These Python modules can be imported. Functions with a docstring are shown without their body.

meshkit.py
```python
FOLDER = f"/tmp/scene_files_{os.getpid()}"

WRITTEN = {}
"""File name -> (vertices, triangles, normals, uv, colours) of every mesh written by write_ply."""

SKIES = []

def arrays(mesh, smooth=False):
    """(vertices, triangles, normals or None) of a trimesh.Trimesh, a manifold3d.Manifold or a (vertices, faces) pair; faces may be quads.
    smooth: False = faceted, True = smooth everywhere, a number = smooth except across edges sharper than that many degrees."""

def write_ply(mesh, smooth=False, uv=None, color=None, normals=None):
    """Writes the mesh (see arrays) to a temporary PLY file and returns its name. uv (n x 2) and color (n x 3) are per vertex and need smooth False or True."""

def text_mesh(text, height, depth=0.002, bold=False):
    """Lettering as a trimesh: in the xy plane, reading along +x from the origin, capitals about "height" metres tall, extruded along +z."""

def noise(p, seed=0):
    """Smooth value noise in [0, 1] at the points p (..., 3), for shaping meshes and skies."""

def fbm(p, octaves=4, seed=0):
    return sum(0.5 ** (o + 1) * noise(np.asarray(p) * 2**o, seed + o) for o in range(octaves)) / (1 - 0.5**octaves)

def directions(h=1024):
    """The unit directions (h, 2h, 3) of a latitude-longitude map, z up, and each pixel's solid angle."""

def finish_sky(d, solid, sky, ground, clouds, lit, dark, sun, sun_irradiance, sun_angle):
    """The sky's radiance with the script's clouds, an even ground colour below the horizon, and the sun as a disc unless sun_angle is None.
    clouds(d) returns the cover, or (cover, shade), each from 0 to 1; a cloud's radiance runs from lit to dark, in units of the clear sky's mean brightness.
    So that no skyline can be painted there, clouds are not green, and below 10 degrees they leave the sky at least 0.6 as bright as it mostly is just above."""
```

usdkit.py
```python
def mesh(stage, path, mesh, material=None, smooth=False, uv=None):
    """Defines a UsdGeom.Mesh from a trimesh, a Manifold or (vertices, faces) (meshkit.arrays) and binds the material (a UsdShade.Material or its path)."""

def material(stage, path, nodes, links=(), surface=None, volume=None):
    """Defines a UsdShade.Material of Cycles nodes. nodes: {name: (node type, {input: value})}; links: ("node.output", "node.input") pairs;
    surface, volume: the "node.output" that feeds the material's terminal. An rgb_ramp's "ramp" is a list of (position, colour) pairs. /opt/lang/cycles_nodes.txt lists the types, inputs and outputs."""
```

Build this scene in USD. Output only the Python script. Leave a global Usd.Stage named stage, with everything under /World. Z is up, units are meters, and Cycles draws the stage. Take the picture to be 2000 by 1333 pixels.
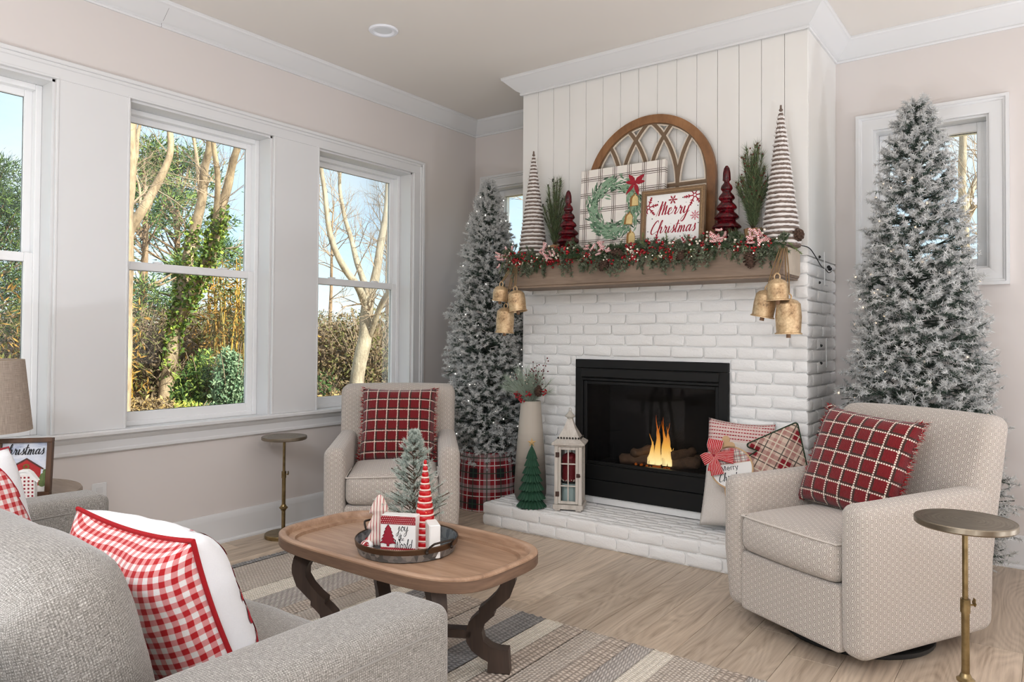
import math, random
import numpy as np
import trimesh
import usdkit, meshkit
from pxr import Usd, UsdGeom, UsdLux, UsdShade, Gf, Sdf, Vt
from shapely.geometry import Polygon, LineString, Point, box as sbox
from shapely.ops import unary_union
from scipy.spatial import ConvexHull

stage = Usd.Stage.CreateInMemory()
UsdGeom.SetStageUpAxis(stage, 'Z')
UsdGeom.SetStageMetersPerUnit(stage, 1.0)
UsdGeom.Xform.Define(stage, '/World')
PI = math.pi

# ---------------------------------------------------------------- camera
F_PX, YAW, PITCH, ROLL, CY = 1415.76, .637664, .0167582, .00616908, 634.16
_f = np.array([-math.sin(YAW)*math.cos(PITCH), math.cos(YAW)*math.cos(PITCH), math.sin(PITCH)])
_r = np.array([math.cos(YAW), math.sin(YAW), 0.0]); _u = np.cross(_r, _f)
_rr, _uu = math.cos(ROLL)*_r+math.sin(ROLL)*_u, -math.sin(ROLL)*_r+math.cos(ROLL)*_u
cam = UsdGeom.Camera.Define(stage, '/World/camera')
cam.CreateHorizontalApertureAttr(36.0); cam.CreateVerticalApertureAttr(24.0)
cam.CreateFocalLengthAttr(F_PX/2000*36)
cam.CreateVerticalApertureOffsetAttr((CY-666.5)/2000*36)
cam.CreateClippingRangeAttr(Gf.Vec2f(.05, 1000))
cam.AddTransformOp().Set(Gf.Matrix4d(*[float(x) for x in (*_rr, 0, *_uu, 0, *(-_f), 0, 0, 0, 1.21, 1)]))
EXPOSURE = 0.0
cam.CreateExposureAttr(EXPOSURE)

# ---------------------------------------------------------------- sky, sun, added fill lamps
SKY_STRENGTH, SUN_STRENGTH, LAMP_STRENGTH, UPLIGHT = .155, 2.6, 50.0, 405.0
dome = UsdLux.DomeLight.Define(stage, '/World/sky_light')
dome.CreateIntensityAttr(1.0)
sky_mat = usdkit.material(stage, '/World/Looks/sky', {
    'co': ('texture_coordinate', {}),
    'sky': ('sky_texture', {'sky_type': 'multiple_scattering', 'sun_disc': False, 'sun_elevation': math.radians(30), 'sun_rotation': math.radians(75), 'air_density': 1.0, 'aerosol_density': 1.0, 'ozone_density': 1.0}),
    'map': ('mapping', {'scale': (1.0, 1.0, 3.0)}),
    'no': ('noise_texture', {'scale': 2.2, 'detail': 6.0, 'roughness': .55}),
    'rmp': ('rgb_ramp', {'ramp': [(.30, (.25, .25, .25)), (.62, (.92, .92, .92))]}),
    'mx': ('mix', {'fac': .5, 'color2': (7.5, 7.9, 8.4)}),
    'bg': ('background_shader', {'strength': SKY_STRENGTH})},
    [('co.generated', 'sky.vector'), ('co.generated', 'map.vector'), ('map.vector', 'no.vector'), ('no.fac', 'rmp.fac'), ('rmp.color', 'mx.fac'), ('sky.color', 'mx.color1'), ('mx.color', 'bg.color')], surface='bg.background')
UsdShade.MaterialBindingAPI.Apply(dome.GetPrim()).Bind(sky_mat)
sun = UsdLux.DistantLight.Define(stage, '/World/sun_light')
sun.CreateIntensityAttr(SUN_STRENGTH); sun.CreateAngleAttr(.6); sun.CreateNormalizeAttr(True); sun.CreateColorAttr(Gf.Vec3f(1.0, .93, .82))
_sd = np.array([.93, .06, .5]); _sd /= np.linalg.norm(_sd)          # direction towards the sun
_sx = np.cross([0, 0, 1], _sd); _sx /= np.linalg.norm(_sx); _sy = np.cross(_sd, _sx)
sun.AddTransformOp().Set(Gf.Matrix4d(*[float(x) for x in (*_sx, 0, *_sy, 0, *_sd, 0, 0, 0, 0, 1)]))

# ---------------------------------------------------------------- naming and properties
_used = {}
def path_for(parent, name):
    p = f'{parent}/{name}'
    n = _used.get(p, 0); _used[p] = n+1
    return p if n == 0 else f'{p}_{n:03d}'
def props(prim, label=None, cat=None, group=None, kind=None):
    for k, v in (('label', label), ('category', cat), ('group', group), ('kind', kind)):
        if v: prim.SetCustomDataByKey(k, v)
def rotm(rx=0, ry=0, rz=0):
    return trimesh.transformations.euler_matrix(rx, ry, rz, 'sxyz')
def mat4(loc=(0, 0, 0), rx=0, ry=0, rz=0, s=1.0):
    m = rotm(rx, ry, rz); m[:3, :3] *= s; m[:3, 3] = loc
    return m
def gf(m): return Gf.Matrix4d(*[float(x) for x in np.asarray(m).T.ravel()])
class Thing:
    def __init__(s, name, label, cat, loc=(0, 0, 0), rz=0, rx=0, ry=0, group=None, kind=None, m=None):
        s.path = path_for('/World', name); s.name = name
        x = UsdGeom.Xform.Define(stage, s.path); s.m = mat4(loc, rx, ry, rz) if m is None else m
        x.AddTransformOp().Set(gf(s.m)); s.prim = x.GetPrim()
        s.label, s.cat, s.group = label, cat, group
        props(s.prim, label, cat, group, kind)
    def dup(s, label, loc=(0, 0, 0), rz=0, rx=0, ry=0, group=None, m=None):
        p = path_for('/World', s.name); x = UsdGeom.Xform.Define(stage, p)
        x.AddTransformOp().Set(gf(mat4(loc, rx, ry, rz) if m is None else m)); pr = x.GetPrim()
        props(pr, label, s.cat, group or s.group)
        pr.GetReferences().AddInternalReference(s.path); pr.SetInstanceable(True)
        return p
    def add(s, name, mesh, mat, smooth=30, uv=None, label=None, kind=None):
        return part(s.path, name, mesh, mat, smooth, uv, label, kind)
def part(parent, name, mesh, mat, smooth=30, uv=None, label=None, kind=None, normals=None):
    p = path_for(parent, name)
    if isinstance(mesh, UVMesh):
        g = usdkit.mesh(stage, p, (mesh.v, mesh.f), mat, False, uv=mesh.uv)
        if mesh.n is not None:
            g.CreateNormalsAttr(Vt.Vec3fArray.FromNumpy(mesh.n.astype(np.float32))); g.SetNormalsInterpolation('vertex')
    else:
        g = usdkit.mesh(stage, p, mesh, mat, smooth, uv=uv)
    props(g.GetPrim(), label, None, None, kind)
    return p
def top(name, mesh, mat, label, cat, smooth=30, group=None, kind=None):
    p = part('/World', name, mesh, mat, smooth); props(stage.GetPrimAtPath(p), label, cat, group, kind); return p
def struct(name, mesh, mat, label=None, smooth=30):
    p = part('/World', name, mesh, mat, smooth); props(stage.GetPrimAtPath(p), label, None, None, 'structure'); return p
def struct_x(name, label=None):
    p = path_for('/World', name); x = UsdGeom.Xform.Define(stage, p); props(x.GetPrim(), label, None, None, 'structure'); return p

# ---------------------------------------------------------------- materials
class Ref:
    def __init__(s, b, name): s.b, s.name = b, name
    def _m(s, op, *a): return s.b.math(op, *a)
    def __add__(s, o): return s._m('add', s, o)
    __radd__ = __add__
    def __mul__(s, o): return s._m('multiply', s, o)
    __rmul__ = __mul__
    def __sub__(s, o): return s._m('subtract', s, o)
    def __rsub__(s, o): return s._m('subtract', o, s)
    def __lt__(s, o): return s._m('less_than', s, o)
    def __gt__(s, o): return s._m('greater_than', s, o)
    def fract(s): return s._m('fraction', s)
    def abs(s): return s._m('absolute', s)
    def floor(s): return s._m('floor', s)
    def band(s, c, w): return (s-c).abs() < w          # 1 inside a band of half-width w
class MB:
    def __init__(s, name): s.name, s.nodes, s.links = name, {}, []
    def n(s, kind, out, **inp):
        nm = f'n{len(s.nodes)}'; vals = {}
        for k, v in inp.items():
            if isinstance(v, Ref): s.links.append((v.name, f'{nm}.{k}'))
            else: vals[k] = v
        s.nodes[nm] = (kind, vals)
        return Ref(s, f'{nm}.{out}')
    def math(s, op, a, b=None, c=None):
        d = {'math_type': op, 'value1': a}
        if b is not None: d['value2'] = b
        if c is not None: d['value3'] = c
        return s.n('math', 'value', **d)
    def uv(s):
        c = s.n('texture_coordinate', 'UV'); x = s.n('separate_xyz', 'x', vector=c)
        return x, Ref(s, x.name.replace('.x', '.y'))
    def obj(s): return s.n('texture_coordinate', 'object')
    def xyz(s, v):
        x = s.n('separate_xyz', 'x', vector=v); b = x.name[:-1]
        return x, Ref(s, b+'y'), Ref(s, b+'z')
    def vec(s, x, y, z): return s.n('combine_xyz', 'vector', x=x, y=y, z=z)
    def noise(s, vec=None, scale=5., detail=2., rough=.5, dist=0.):
        d = dict(scale=scale, detail=detail, roughness=rough, distortion=dist)
        if vec is not None: d['vector'] = vec
        return s.n('noise_texture', 'fac', **d)
    def scaled(s, v, sc, loc=(0, 0, 0), rot=(0, 0, 0)): return s.n('mapping', 'vector', vector=v, scale=sc, location=loc, rotation=rot)
    def ramp(s, fac, stops, interp=True): return s.n('rgb_ramp', 'color', fac=fac, ramp=stops, interpolate=interp)
    def mix(s, fac, a, b, t='mix'): return s.n('mix', 'color', mix_type=t, fac=fac, color1=a, color2=b)
    def bump(s, h, strength=.3, dist=.002): return s.n('bump', 'normal', height=h, strength=strength, distance=dist)
    def out(s, base, rough=.5, normal=None, **kw):
        d = dict(base_color=base, roughness=rough, **kw)
        if normal is not None: d['normal'] = normal
        b = s.n('principled_bsdf', 'BSDF', **d)
        return s.done(b)
    def done(s, b): return usdkit.material(stage, f'/World/Looks/{s.name}', s.nodes, s.links, surface=b.name)
_plain = {}
def srgb(r, g, b):
    f = lambda c: (c/255/12.92) if c/255 <= .04045 else ((c/255+.055)/1.055)**2.4
    return (f(r), f(g), f(b))
def plain(name, col, rough=.6, noise=.0, nscale=40., bump=0., **kw):
    if name in _plain: return _plain[name]
    b = MB(name); o = b.obj(); base = col; nrm = None
    if noise:
        t = b.noise(o, nscale, 4.); base = b.mix(t, tuple(c*(1-noise) for c in col), tuple(min(1, c*(1+noise)) for c in col))
    if bump: nrm = b.bump(b.noise(o, nscale*2, 4.), bump, .004)
    _plain[name] = b.out(base, rough, nrm, **kw); return _plain[name]
def emit(name, col, strength):
    b = MB(name); return b.done(b.n('emission', 'emission', color=col, strength=strength))

# ---------------------------------------------------------------- mesh helpers
class UVMesh:
    def __init__(s, v, f, uv, n=None): s.v, s.f, s.uv, s.n = np.asarray(v, float), np.asarray(f, int), np.asarray(uv, float), n
    def tf(s, m):
        v = s.v@m[:3, :3].T+m[:3, 3]; n = None if s.n is None else s.n@np.linalg.inv(m[:3, :3])
        if n is not None: n = n/np.linalg.norm(n, axis=1, keepdims=True)
        return UVMesh(v, s.f, s.uv, n)
def uvcat(ms):
    k, F = 0, []
    for m in ms: F.append(m.f+k); k += len(m.v)
    return UVMesh(np.vstack([m.v for m in ms]), np.vstack(F), np.vstack([m.uv for m in ms]), np.vstack([m.n for m in ms]) if all(m.n is not None for m in ms) else None)
def cat(ms): return trimesh.util.concatenate([m for m in ms if m is not None])
def tfm(m, M):
    m = m.copy(); m.apply_transform(M); return m
def mv(m, x=0, y=0, z=0): return tfm(m, mat4((x, y, z)))
def bx(x0, x1, y0, y1, z0, z1):
    m = trimesh.creation.box((abs(x1-x0), abs(y1-y0), abs(z1-z0))); m.apply_translation(((x0+x1)/2, (y0+y1)/2, (z0+z1)/2)); return m
def hull(pts): 
    pts = np.asarray(pts, float); h = ConvexHull(pts); m = trimesh.Trimesh(pts, h.simplices, process=False)
    c = pts.mean(0); n = m.face_normals; a = m.triangles_center
    bad = ((a-c)*n).sum(1) < 0; fs = m.faces.copy(); fs[bad] = fs[bad][:, ::-1]
    m = trimesh.Trimesh(pts, fs, process=False); m.remove_unreferenced_vertices(); return m
def cbox(x0, x1, y0, y1, z0, z1, b=.004):
    b = min(b, abs(x1-x0)*.4, abs(y1-y0)*.4, abs(z1-z0)*.4); pts = []
    for x, sx in ((x0, 1), (x1, -1)):
        for y, sy in ((y0, 1), (y1, -1)):
            for z, sz in ((z0, 1), (z1, -1)):
                pts += [(x, y+sy*b, z+sz*b), (x+sx*b, y, z+sz*b), (x+sx*b, y+sy*b, z)]
    return hull(pts)
def lathe(prof, n=32, arc=None):
    prof = np.asarray(prof, float); t = np.linspace(0, 2*PI, n, endpoint=False); k = len(prof)
    v = np.stack([np.outer(np.cos(t), prof[:, 0]), np.outer(np.sin(t), prof[:, 0]), np.tile(prof[:, 1], (n, 1))], -1).reshape(-1, 3)
    i, j = np.meshgrid(np.arange(n), np.arange(k-1), indexing='ij'); i2 = (i+1) % n
    a, b, c, d = i*k+j, i2*k+j, i2*k+j+1, i*k+j+1
    f = np.vstack([np.stack([a, b, c], -1).reshape(-1, 3), np.stack([a, c, d], -1).reshape(-1, 3)])
    m = trimesh.Trimesh(v, f, process=False)
    ok = m.area_faces > 1e-12; m.update_faces(ok); m.merge_vertices(); m.remove_unreferenced_vertices(); return m
def catmull(pts, n=8, closed=False):
    p = np.asarray(pts, float)
    q = np.vstack([p[-1], p, p[0], p[1]]) if closed else np.vstack([2*p[0]-p[1], p, 2*p[-1]-p[-2]])
    out = []
    for i in range(1, len(q)-2):
        for t in np.linspace(0, 1, n, endpoint=False):
            a, b, c, d = q[i-1], q[i], q[i+1], q[i+2]
            out.append(.5*(2*b+(c-a)*t+(2*a-5*b+4*c-d)*t*t+(3*b-a-3*c+d)*t**3))
    if not closed: out.append(p[-1])
    return np.array(out)
def tube(path, r, n=8, cap=True):
    p = np.asarray(path, float); k = len(p); r = np.broadcast_to(np.asarray(r, float), (k,))
    t = np.gradient(p, axis=0); t /= np.maximum(np.linalg.norm(t, axis=1, keepdims=True), 1e-9)
    u = np.cross(t[0], (0, 0, 1) if abs(t[0][2]) < .9 else (1, 0, 0)); u /= np.linalg.norm(u)
    rings, a = [], np.linspace(0, 2*PI, n, endpoint=False)
    for i in range(k):
        u = u-t[i]*(u@t[i]); u /= max(np.linalg.norm(u), 1e-9); w = np.cross(t[i], u)
        rings.append(p[i]+r[i]*(np.outer(np.cos(a), u)+np.outer(np.sin(a), w)))
    v = np.vstack(rings); f = []
    i, j = np.meshgrid(np.arange(k-1), np.arange(n), indexing='ij'); j2 = (j+1) % n
    A, B, C, D = i*n+j, i*n+j2, (i+1)*n+j2, (i+1)*n+j
    f = np.vstack([np.stack([A, B, C], -1).reshape(-1, 3), np.stack([A, C, D], -1).reshape(-1, 3)])
    if cap:
        v = np.vstack([v, p[0], p[-1]]); c0, c1 = len(v)-2, len(v)-1; jj = np.arange(n); j2 = (jj+1) % n
        f = np.vstack([f, np.stack([np.full(n, c0), j2, jj], -1), np.stack([np.full(n, c1), (k-1)*n+jj, (k-1)*n+j2], -1)])
    return trimesh.Trimesh(v, f, process=False)
def loft(rings, closed=True, cap=True):
    R = np.asarray(rings, float); k, n = R.shape[:2]; v = R.reshape(-1, 3)
    i, j = np.meshgrid(np.arange(k-1), np.arange(n if closed else n-1), indexing='ij'); j2 = (j+1) % n
    A, B, C, D = i*n+j, i*n+j2, (i+1)*n+j2, (i+1)*n+j
    f = [np.stack([A, B, C], -1).reshape(-1, 3), np.stack([A, C, D], -1).reshape(-1, 3)]
    if cap:
        v = np.vstack([v, R[0].mean(0), R[-1].mean(0)]); c0, c1 = len(v)-2, len(v)-1; jj = np.arange(n); j2 = (jj+1) % n
        f += [np.stack([np.full(n, c0), j2, jj], -1), np.stack([np.full(n, c1), (k-1)*n+jj, (k-1)*n+j2], -1)]
    return trimesh.Trimesh(v, np.vstack(f), process=False)
def extr(poly, d):
    ps = [g for g in getattr(poly, 'geoms', [poly]) if g.area > 1e-9]
    return cat([trimesh.creation.extrude_polygon(g, d, engine='earcut') for g in ps])
UPRIGHT = rotm(PI/2, 0, 0)       # xy drawing -> xz plane, its front to -y
def rbox(sx, sy, sz, r, n=10, puff=(0, 0, 0), fn=None, crown=0.0):
    """Upholstered block, centred: rounded edges r, faces bulged by puff; box-mapped uv in metres."""
    ms, h = [], np.array([sx, sy, sz])/2
    for ax in range(3):
        for s in (-1, 1):
            a1, a2 = (ax+1) % 3, (ax+2) % 3
            def lin(hh):
                m = max(2, n); e = np.array([0, .3, .65, 1])*r
                return np.unique(np.concatenate([-hh+e, np.linspace(-hh+r, hh-r, m), hh-e]))
            U, V = np.meshgrid(lin(h[a1]), lin(h[a2]), indexing='ij')
            P = np.zeros(U.shape+(3,)); P[..., ax] = s*h[ax]; P[..., a1] = U; P[..., a2] = V
            inner = np.clip(P, -(h-r), h-r); d = P-inner; L = np.linalg.norm(d, axis=-1, keepdims=True)
            N = d/np.maximum(L, 1e-9); Q = inner+r*N
            t = Q/h
            for k in range(3):
                w = np.clip(1-t[..., (k+1) % 3]**2, 0, 1)**.6*np.clip(1-t[..., (k+2) % 3]**2, 0, 1)**.6
                Q[..., k] += puff[k]*w*np.clip(t[..., k]*1.0, -1, 1)
            uv = np.stack([U, V], -1) if ax == 2 else (np.stack([U, V], -1) if ax == 0 else np.stack([V, -U], -1))
            if ax == 1: uv = np.stack([V, U], -1)
            k0, k1 = U.shape; idx = np.arange(k0*k1).reshape(k0, k1)
            A, B, C, D = idx[:-1, :-1], idx[1:, :-1], idx[1:, 1:], idx[:-1, 1:]
            f = np.vstack([np.stack([A, B, C], -1).reshape(-1, 3), np.stack([A, C, D], -1).reshape(-1, 3)])
            if s < 0: f = f[:, ::-1]
            Q = Q.reshape(-1, 3)
            if fn is not None: Q = fn(Q)
            ms.append(UVMesh(Q, f, uv.reshape(-1, 2), None))
    return weld(ms)
def weld(ms):
    m = uvcat(ms); fn = np.cross(m.v[m.f[:, 1]]-m.v[m.f[:, 0]], m.v[m.f[:, 2]]-m.v[m.f[:, 0]])
    key = np.round(m.v/1e-5).astype(np.int64); _, inv = np.unique(key, axis=0, return_inverse=True); inv = inv.ravel()
    acc = np.zeros((inv.max()+1, 3))
    for k in range(3): np.add.at(acc, inv[m.f[:, k]], fn)
    n = acc[inv]; L = np.linalg.norm(n, axis=1, keepdims=True); m.n = n/np.maximum(L, 1e-12)
    return m
def sheet_uv(P, uv):
    """grid of points (a,b,3) with uv (a,b,2) -> UVMesh, one-sided"""
    k0, k1 = P.shape[:2]; idx = np.arange(k0*k1).reshape(k0, k1)
    A, B, C, D = idx[:-1, :-1], idx[1:, :-1], idx[1:, 1:], idx[:-1, 1:]
    f = np.vstack([np.stack([A, B, C], -1).reshape(-1, 3), np.stack([A, C, D], -1).reshape(-1, 3)])
    return UVMesh(P.reshape(-1, 3), f, uv.reshape(-1, 2))
def pillow(w, h, t, n=25, sag=.07, seed=0, lump=.006):
    """Square cushion standing in the xz plane, centred, front to -y. Returns (front, back, edge path)."""
    u = np.linspace(-1, 1, n); U, V = np.meshgrid(u, u, indexing='ij')
    pin = 1-sag*(1-np.abs(V)**2.0); pin2 = 1-sag*(1-np.abs(U)**2.0)
    X, Z = U*w/2*pin, V*h/2*pin2
    T = t/2*np.clip((1-U**4)*(1-V**4), 0, 1)**.55
    lumpn = (meshkit.fbm(np.stack([U*2.2+seed*7, V*2.2, U*0+seed], -1), 3, seed)-.5)*lump*2*np.clip((1-U**2)*(1-V**2), 0, 1)**.3
    S = np.stack([X, -T, Z], -1); k0 = (n-1)//2
    su = np.concatenate([np.zeros((1, n)), np.cumsum(np.linalg.norm(np.diff(S, axis=0), axis=-1), 0)]); sv = np.concatenate([np.zeros((n, 1)), np.cumsum(np.linalg.norm(np.diff(S, axis=1), axis=-1), 1)], 1)
    uv = np.stack([su-su[k0:k0+1], sv-sv[:, k0:k0+1]], -1)
    F = sheet_uv(np.stack([X, -T+lumpn, Z], -1), uv); B = sheet_uv(np.stack([X, T+lumpn, Z], -1), uv); B.f = B.f[:, ::-1]
    if np.cross(F.v[F.f[0, 1]]-F.v[F.f[0, 0]], F.v[F.f[0, 2]]-F.v[F.f[0, 0]])[1] > 0: F.f = F.f[:, ::-1]; B.f = B.f[:, ::-1]
    both = weld([F, B]); k = len(F.v); F.n, B.n = both.n[:k], both.n[k:]
    e = np.concatenate([np.arange(n)*n, (n-1)*n+np.arange(1, n), (np.arange(n-2, -1, -1))*n+n-1, np.arange(n-2, 0, -1)])
    return F, B, F.v[e]
def needles(p, d, L, w, rng, jit=.0):
    """One thin triangle per row of p (points) and d (unit directions)."""
    k = len(p); a = rng.normal(size=(k, 3)); s = np.cross(d, a); s /= np.maximum(np.linalg.norm(s, axis=1, keepdims=True), 1e-9)
    L = np.broadcast_to(L, (k,))[:, None]; w = np.broadcast_to(w, (k,))[:, None]
    v = np.stack([p-s*w/2, p+s*w/2, p+d*L], 1).reshape(-1, 3)
    return v, np.arange(3*k).reshape(-1, 3)
def vcat(vf):
    k, V, F = 0, [], []
    for v, f in vf: V.append(v); F.append(f+k); k += len(v)
    return np.vstack(V), np.vstack(F)
def unit(a): 
    a = np.asarray(a, float); return a/np.maximum(np.linalg.norm(a, axis=-1, keepdims=True), 1e-9)
def mitre(path, prof, to3, closed=False):
    """Sweep a profile (offset to the left of the path, height) along a 2D path with mitred corners; one mesh per segment."""
    P = np.asarray(path, float); k = len(P); segs = k if closed else k-1
    dirs = [unit(P[(i+1) % k]-P[i]) for i in range(segs)]; nl = [np.array([-d[1], d[0]]) for d in dirs]
    def off(i):
        if closed or 0 < i < k-1:
            a, b = nl[(i-1) % segs], nl[i % segs]; m = a+b; return m/(m@a)
        return nl[0] if i == 0 else nl[-1]
    out = []
    for i in range(segs):
        r = []
        for j in (i, (i+1) % k):
            o = off(j); r.append([to3(P[j][0]+o[0]*a, P[j][1]+o[1]*a, h) for a, h in prof])
        m = loft(r, closed=True, cap=False); n = len(prof)
        tri = trimesh.creation.triangulate_polygon(Polygon(prof), engine='earcut')
        vv, ff = tri
        if len(vv) == n:
            order = [int(np.argmin(((np.asarray(prof)-q)**2).sum(1))) for q in vv]; ff = np.array(order)[ff]
            m = trimesh.Trimesh(m.vertices, np.vstack([m.faces, ff, ff[:, ::-1]+n]), process=False)
        m.fix_normals(); out.append(m)
    return out
# ---------------------------------------------------------------- paint and floor materials
WALL = plain('wall_paint', srgb(218, 211, 207), .7)
CEIL = plain('ceiling_paint', srgb(232, 226, 219), .8)
TRIM = plain('trim_paint', srgb(223, 223, 223), .35)
SHIP = plain('shiplap_paint', srgb(232, 230, 226), .5)
BRICKP = plain('brick_paint', srgb(245, 244, 242), .55, .0, 55., .55)
VINYL = plain('window_vinyl', srgb(240, 240, 240), .4)
GASKET = plain('window_gasket', (.02, .025, .025), .5)
def plank_mat():
    b = MB('floor_plank'); o = b.obj(); r = b.n('object_info', 'random')
    v = b.n('vector_math', 'vector', math_type='add', vector1=o, vector2=b.vec(r*37., r*91., r*13.))
    g1 = b.noise(b.scaled(v, (30, 1.6, 1)), 1., 6., .6, .6)
    sw = b.noise(b.scaled(v, (3.2, .55, 1)), 1., 2., .5, 0.)
    ring = (sw*34.).fract(); ring = b.math('smoothmin', ring, 1-ring, .2)
    mixed = g1*.62+ring*.28+b.noise(b.scaled(v, (130, 5, 1)), 1., 3.)*.32
    c = b.ramp(mixed, [(.28, srgb(150, 131, 112)), (.5, srgb(192, 174, 154)), (.72, srgb(216, 199, 179))])
    tone = b.ramp(r, [(0, (.84, .83, .82)), (1, (1.08, 1.06, 1.04))])
    return b.out(b.mix(1., c, tone, 'multiply'), .42, b.bump(mixed, .12, .002))
PLANK = plank_mat()

# ---------------------------------------------------------------- room shell
XL, YB, ZC = -3.885, 4.711, 3.0
XR, YF = 3.4, -3.6
CX0, CX1, CY0 = -2.935, -1.04, 4.08          # the chimney breast
WINS = [(.608, 1.493), (1.845, 2.722), (3.072, 3.957)]; WZ0, WZ1 = .70, 2.45
BW = [(-3.717, -3.145), (-.83, -.258)]; BZ0, BZ1 = 1.60, 2.445     # back windows' openings

fl = struct_x('floor')
part(fl, 'subfloor', bx(XL, XR, YF, YB, -.12, -.0045), PLANK, False)
rng = np.random.default_rng(11); PW = .181
for i in range(30):
    x0 = XL+i*PW; y = -1.4+rng.uniform(0, 1.2)
    while y < YB:
        y1 = min(y+1.22, YB)
        if y1 > -.3 and y1-y > .03:
            cx, cy = x0+PW/2, (max(y, -.9)+y1)/2
            part(fl, 'plank', cbox(x0+.0006, x0+PW-.0006, max(y, -.9)+.0006, y1-.0006, -.004, 0, .0012), PLANK, False)
        y += 1.22
struct('ceiling', bx(XL-.2, XR+.2, YF-.2, YB+.2, ZC, ZC+.2), CEIL, smooth=False)

def wall_with_holes(a0, a1, holes, z0, z1, to_box):
    """boxes around holes (a0,a1,z0,z1) sorted along a"""
    out, a = [], a0
    for h0, h1, hz0, hz1 in holes:
        if h0 > a: out.append(to_box(a, h0, z0, z1))
        if hz0 > z0: out.append(to_box(h0, h1, z0, hz0))
        if hz1 < z1: out.append(to_box(h0, h1, hz1, z1))
        a = h1
    if a < a1: out.append(to_box(a, a1, z0, z1))
    return cat(out)
struct('wall_left', wall_with_holes(YF, YB+.2, [(-2.4, .2, WZ0, WZ1)][:0]+[(a, b, WZ0, WZ1) for a, b in WINS], -.12, ZC, lambda a, b, c, d: bx(XL-.2, XL, a, b, c, d)), WALL, smooth=False)
struct('wall_back', wall_with_holes(XL, XR, [(a, b, BZ0, BZ1) for a, b in BW], -.12, ZC, lambda a, b, c, d: bx(a, b, YB, YB+.2, c, d)), WALL, smooth=False)
struct('wall_right', bx(XR, XR+.2, YF, YB+.2, -.12, ZC), WALL, smooth=False)  # out of view; left solid to keep the sun out
struct('wall_front', wall_with_holes(XL, XR, [(-3.0, .0, .0, 2.45), (.6, 3.0, 0., 2.45)], -.12, ZC, lambda a, b, c, d: bx(a, b, YF-.2, YF, c, d)), WALL, smooth=False)  # out of view; wide openings placed to let in soft daylight

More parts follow.
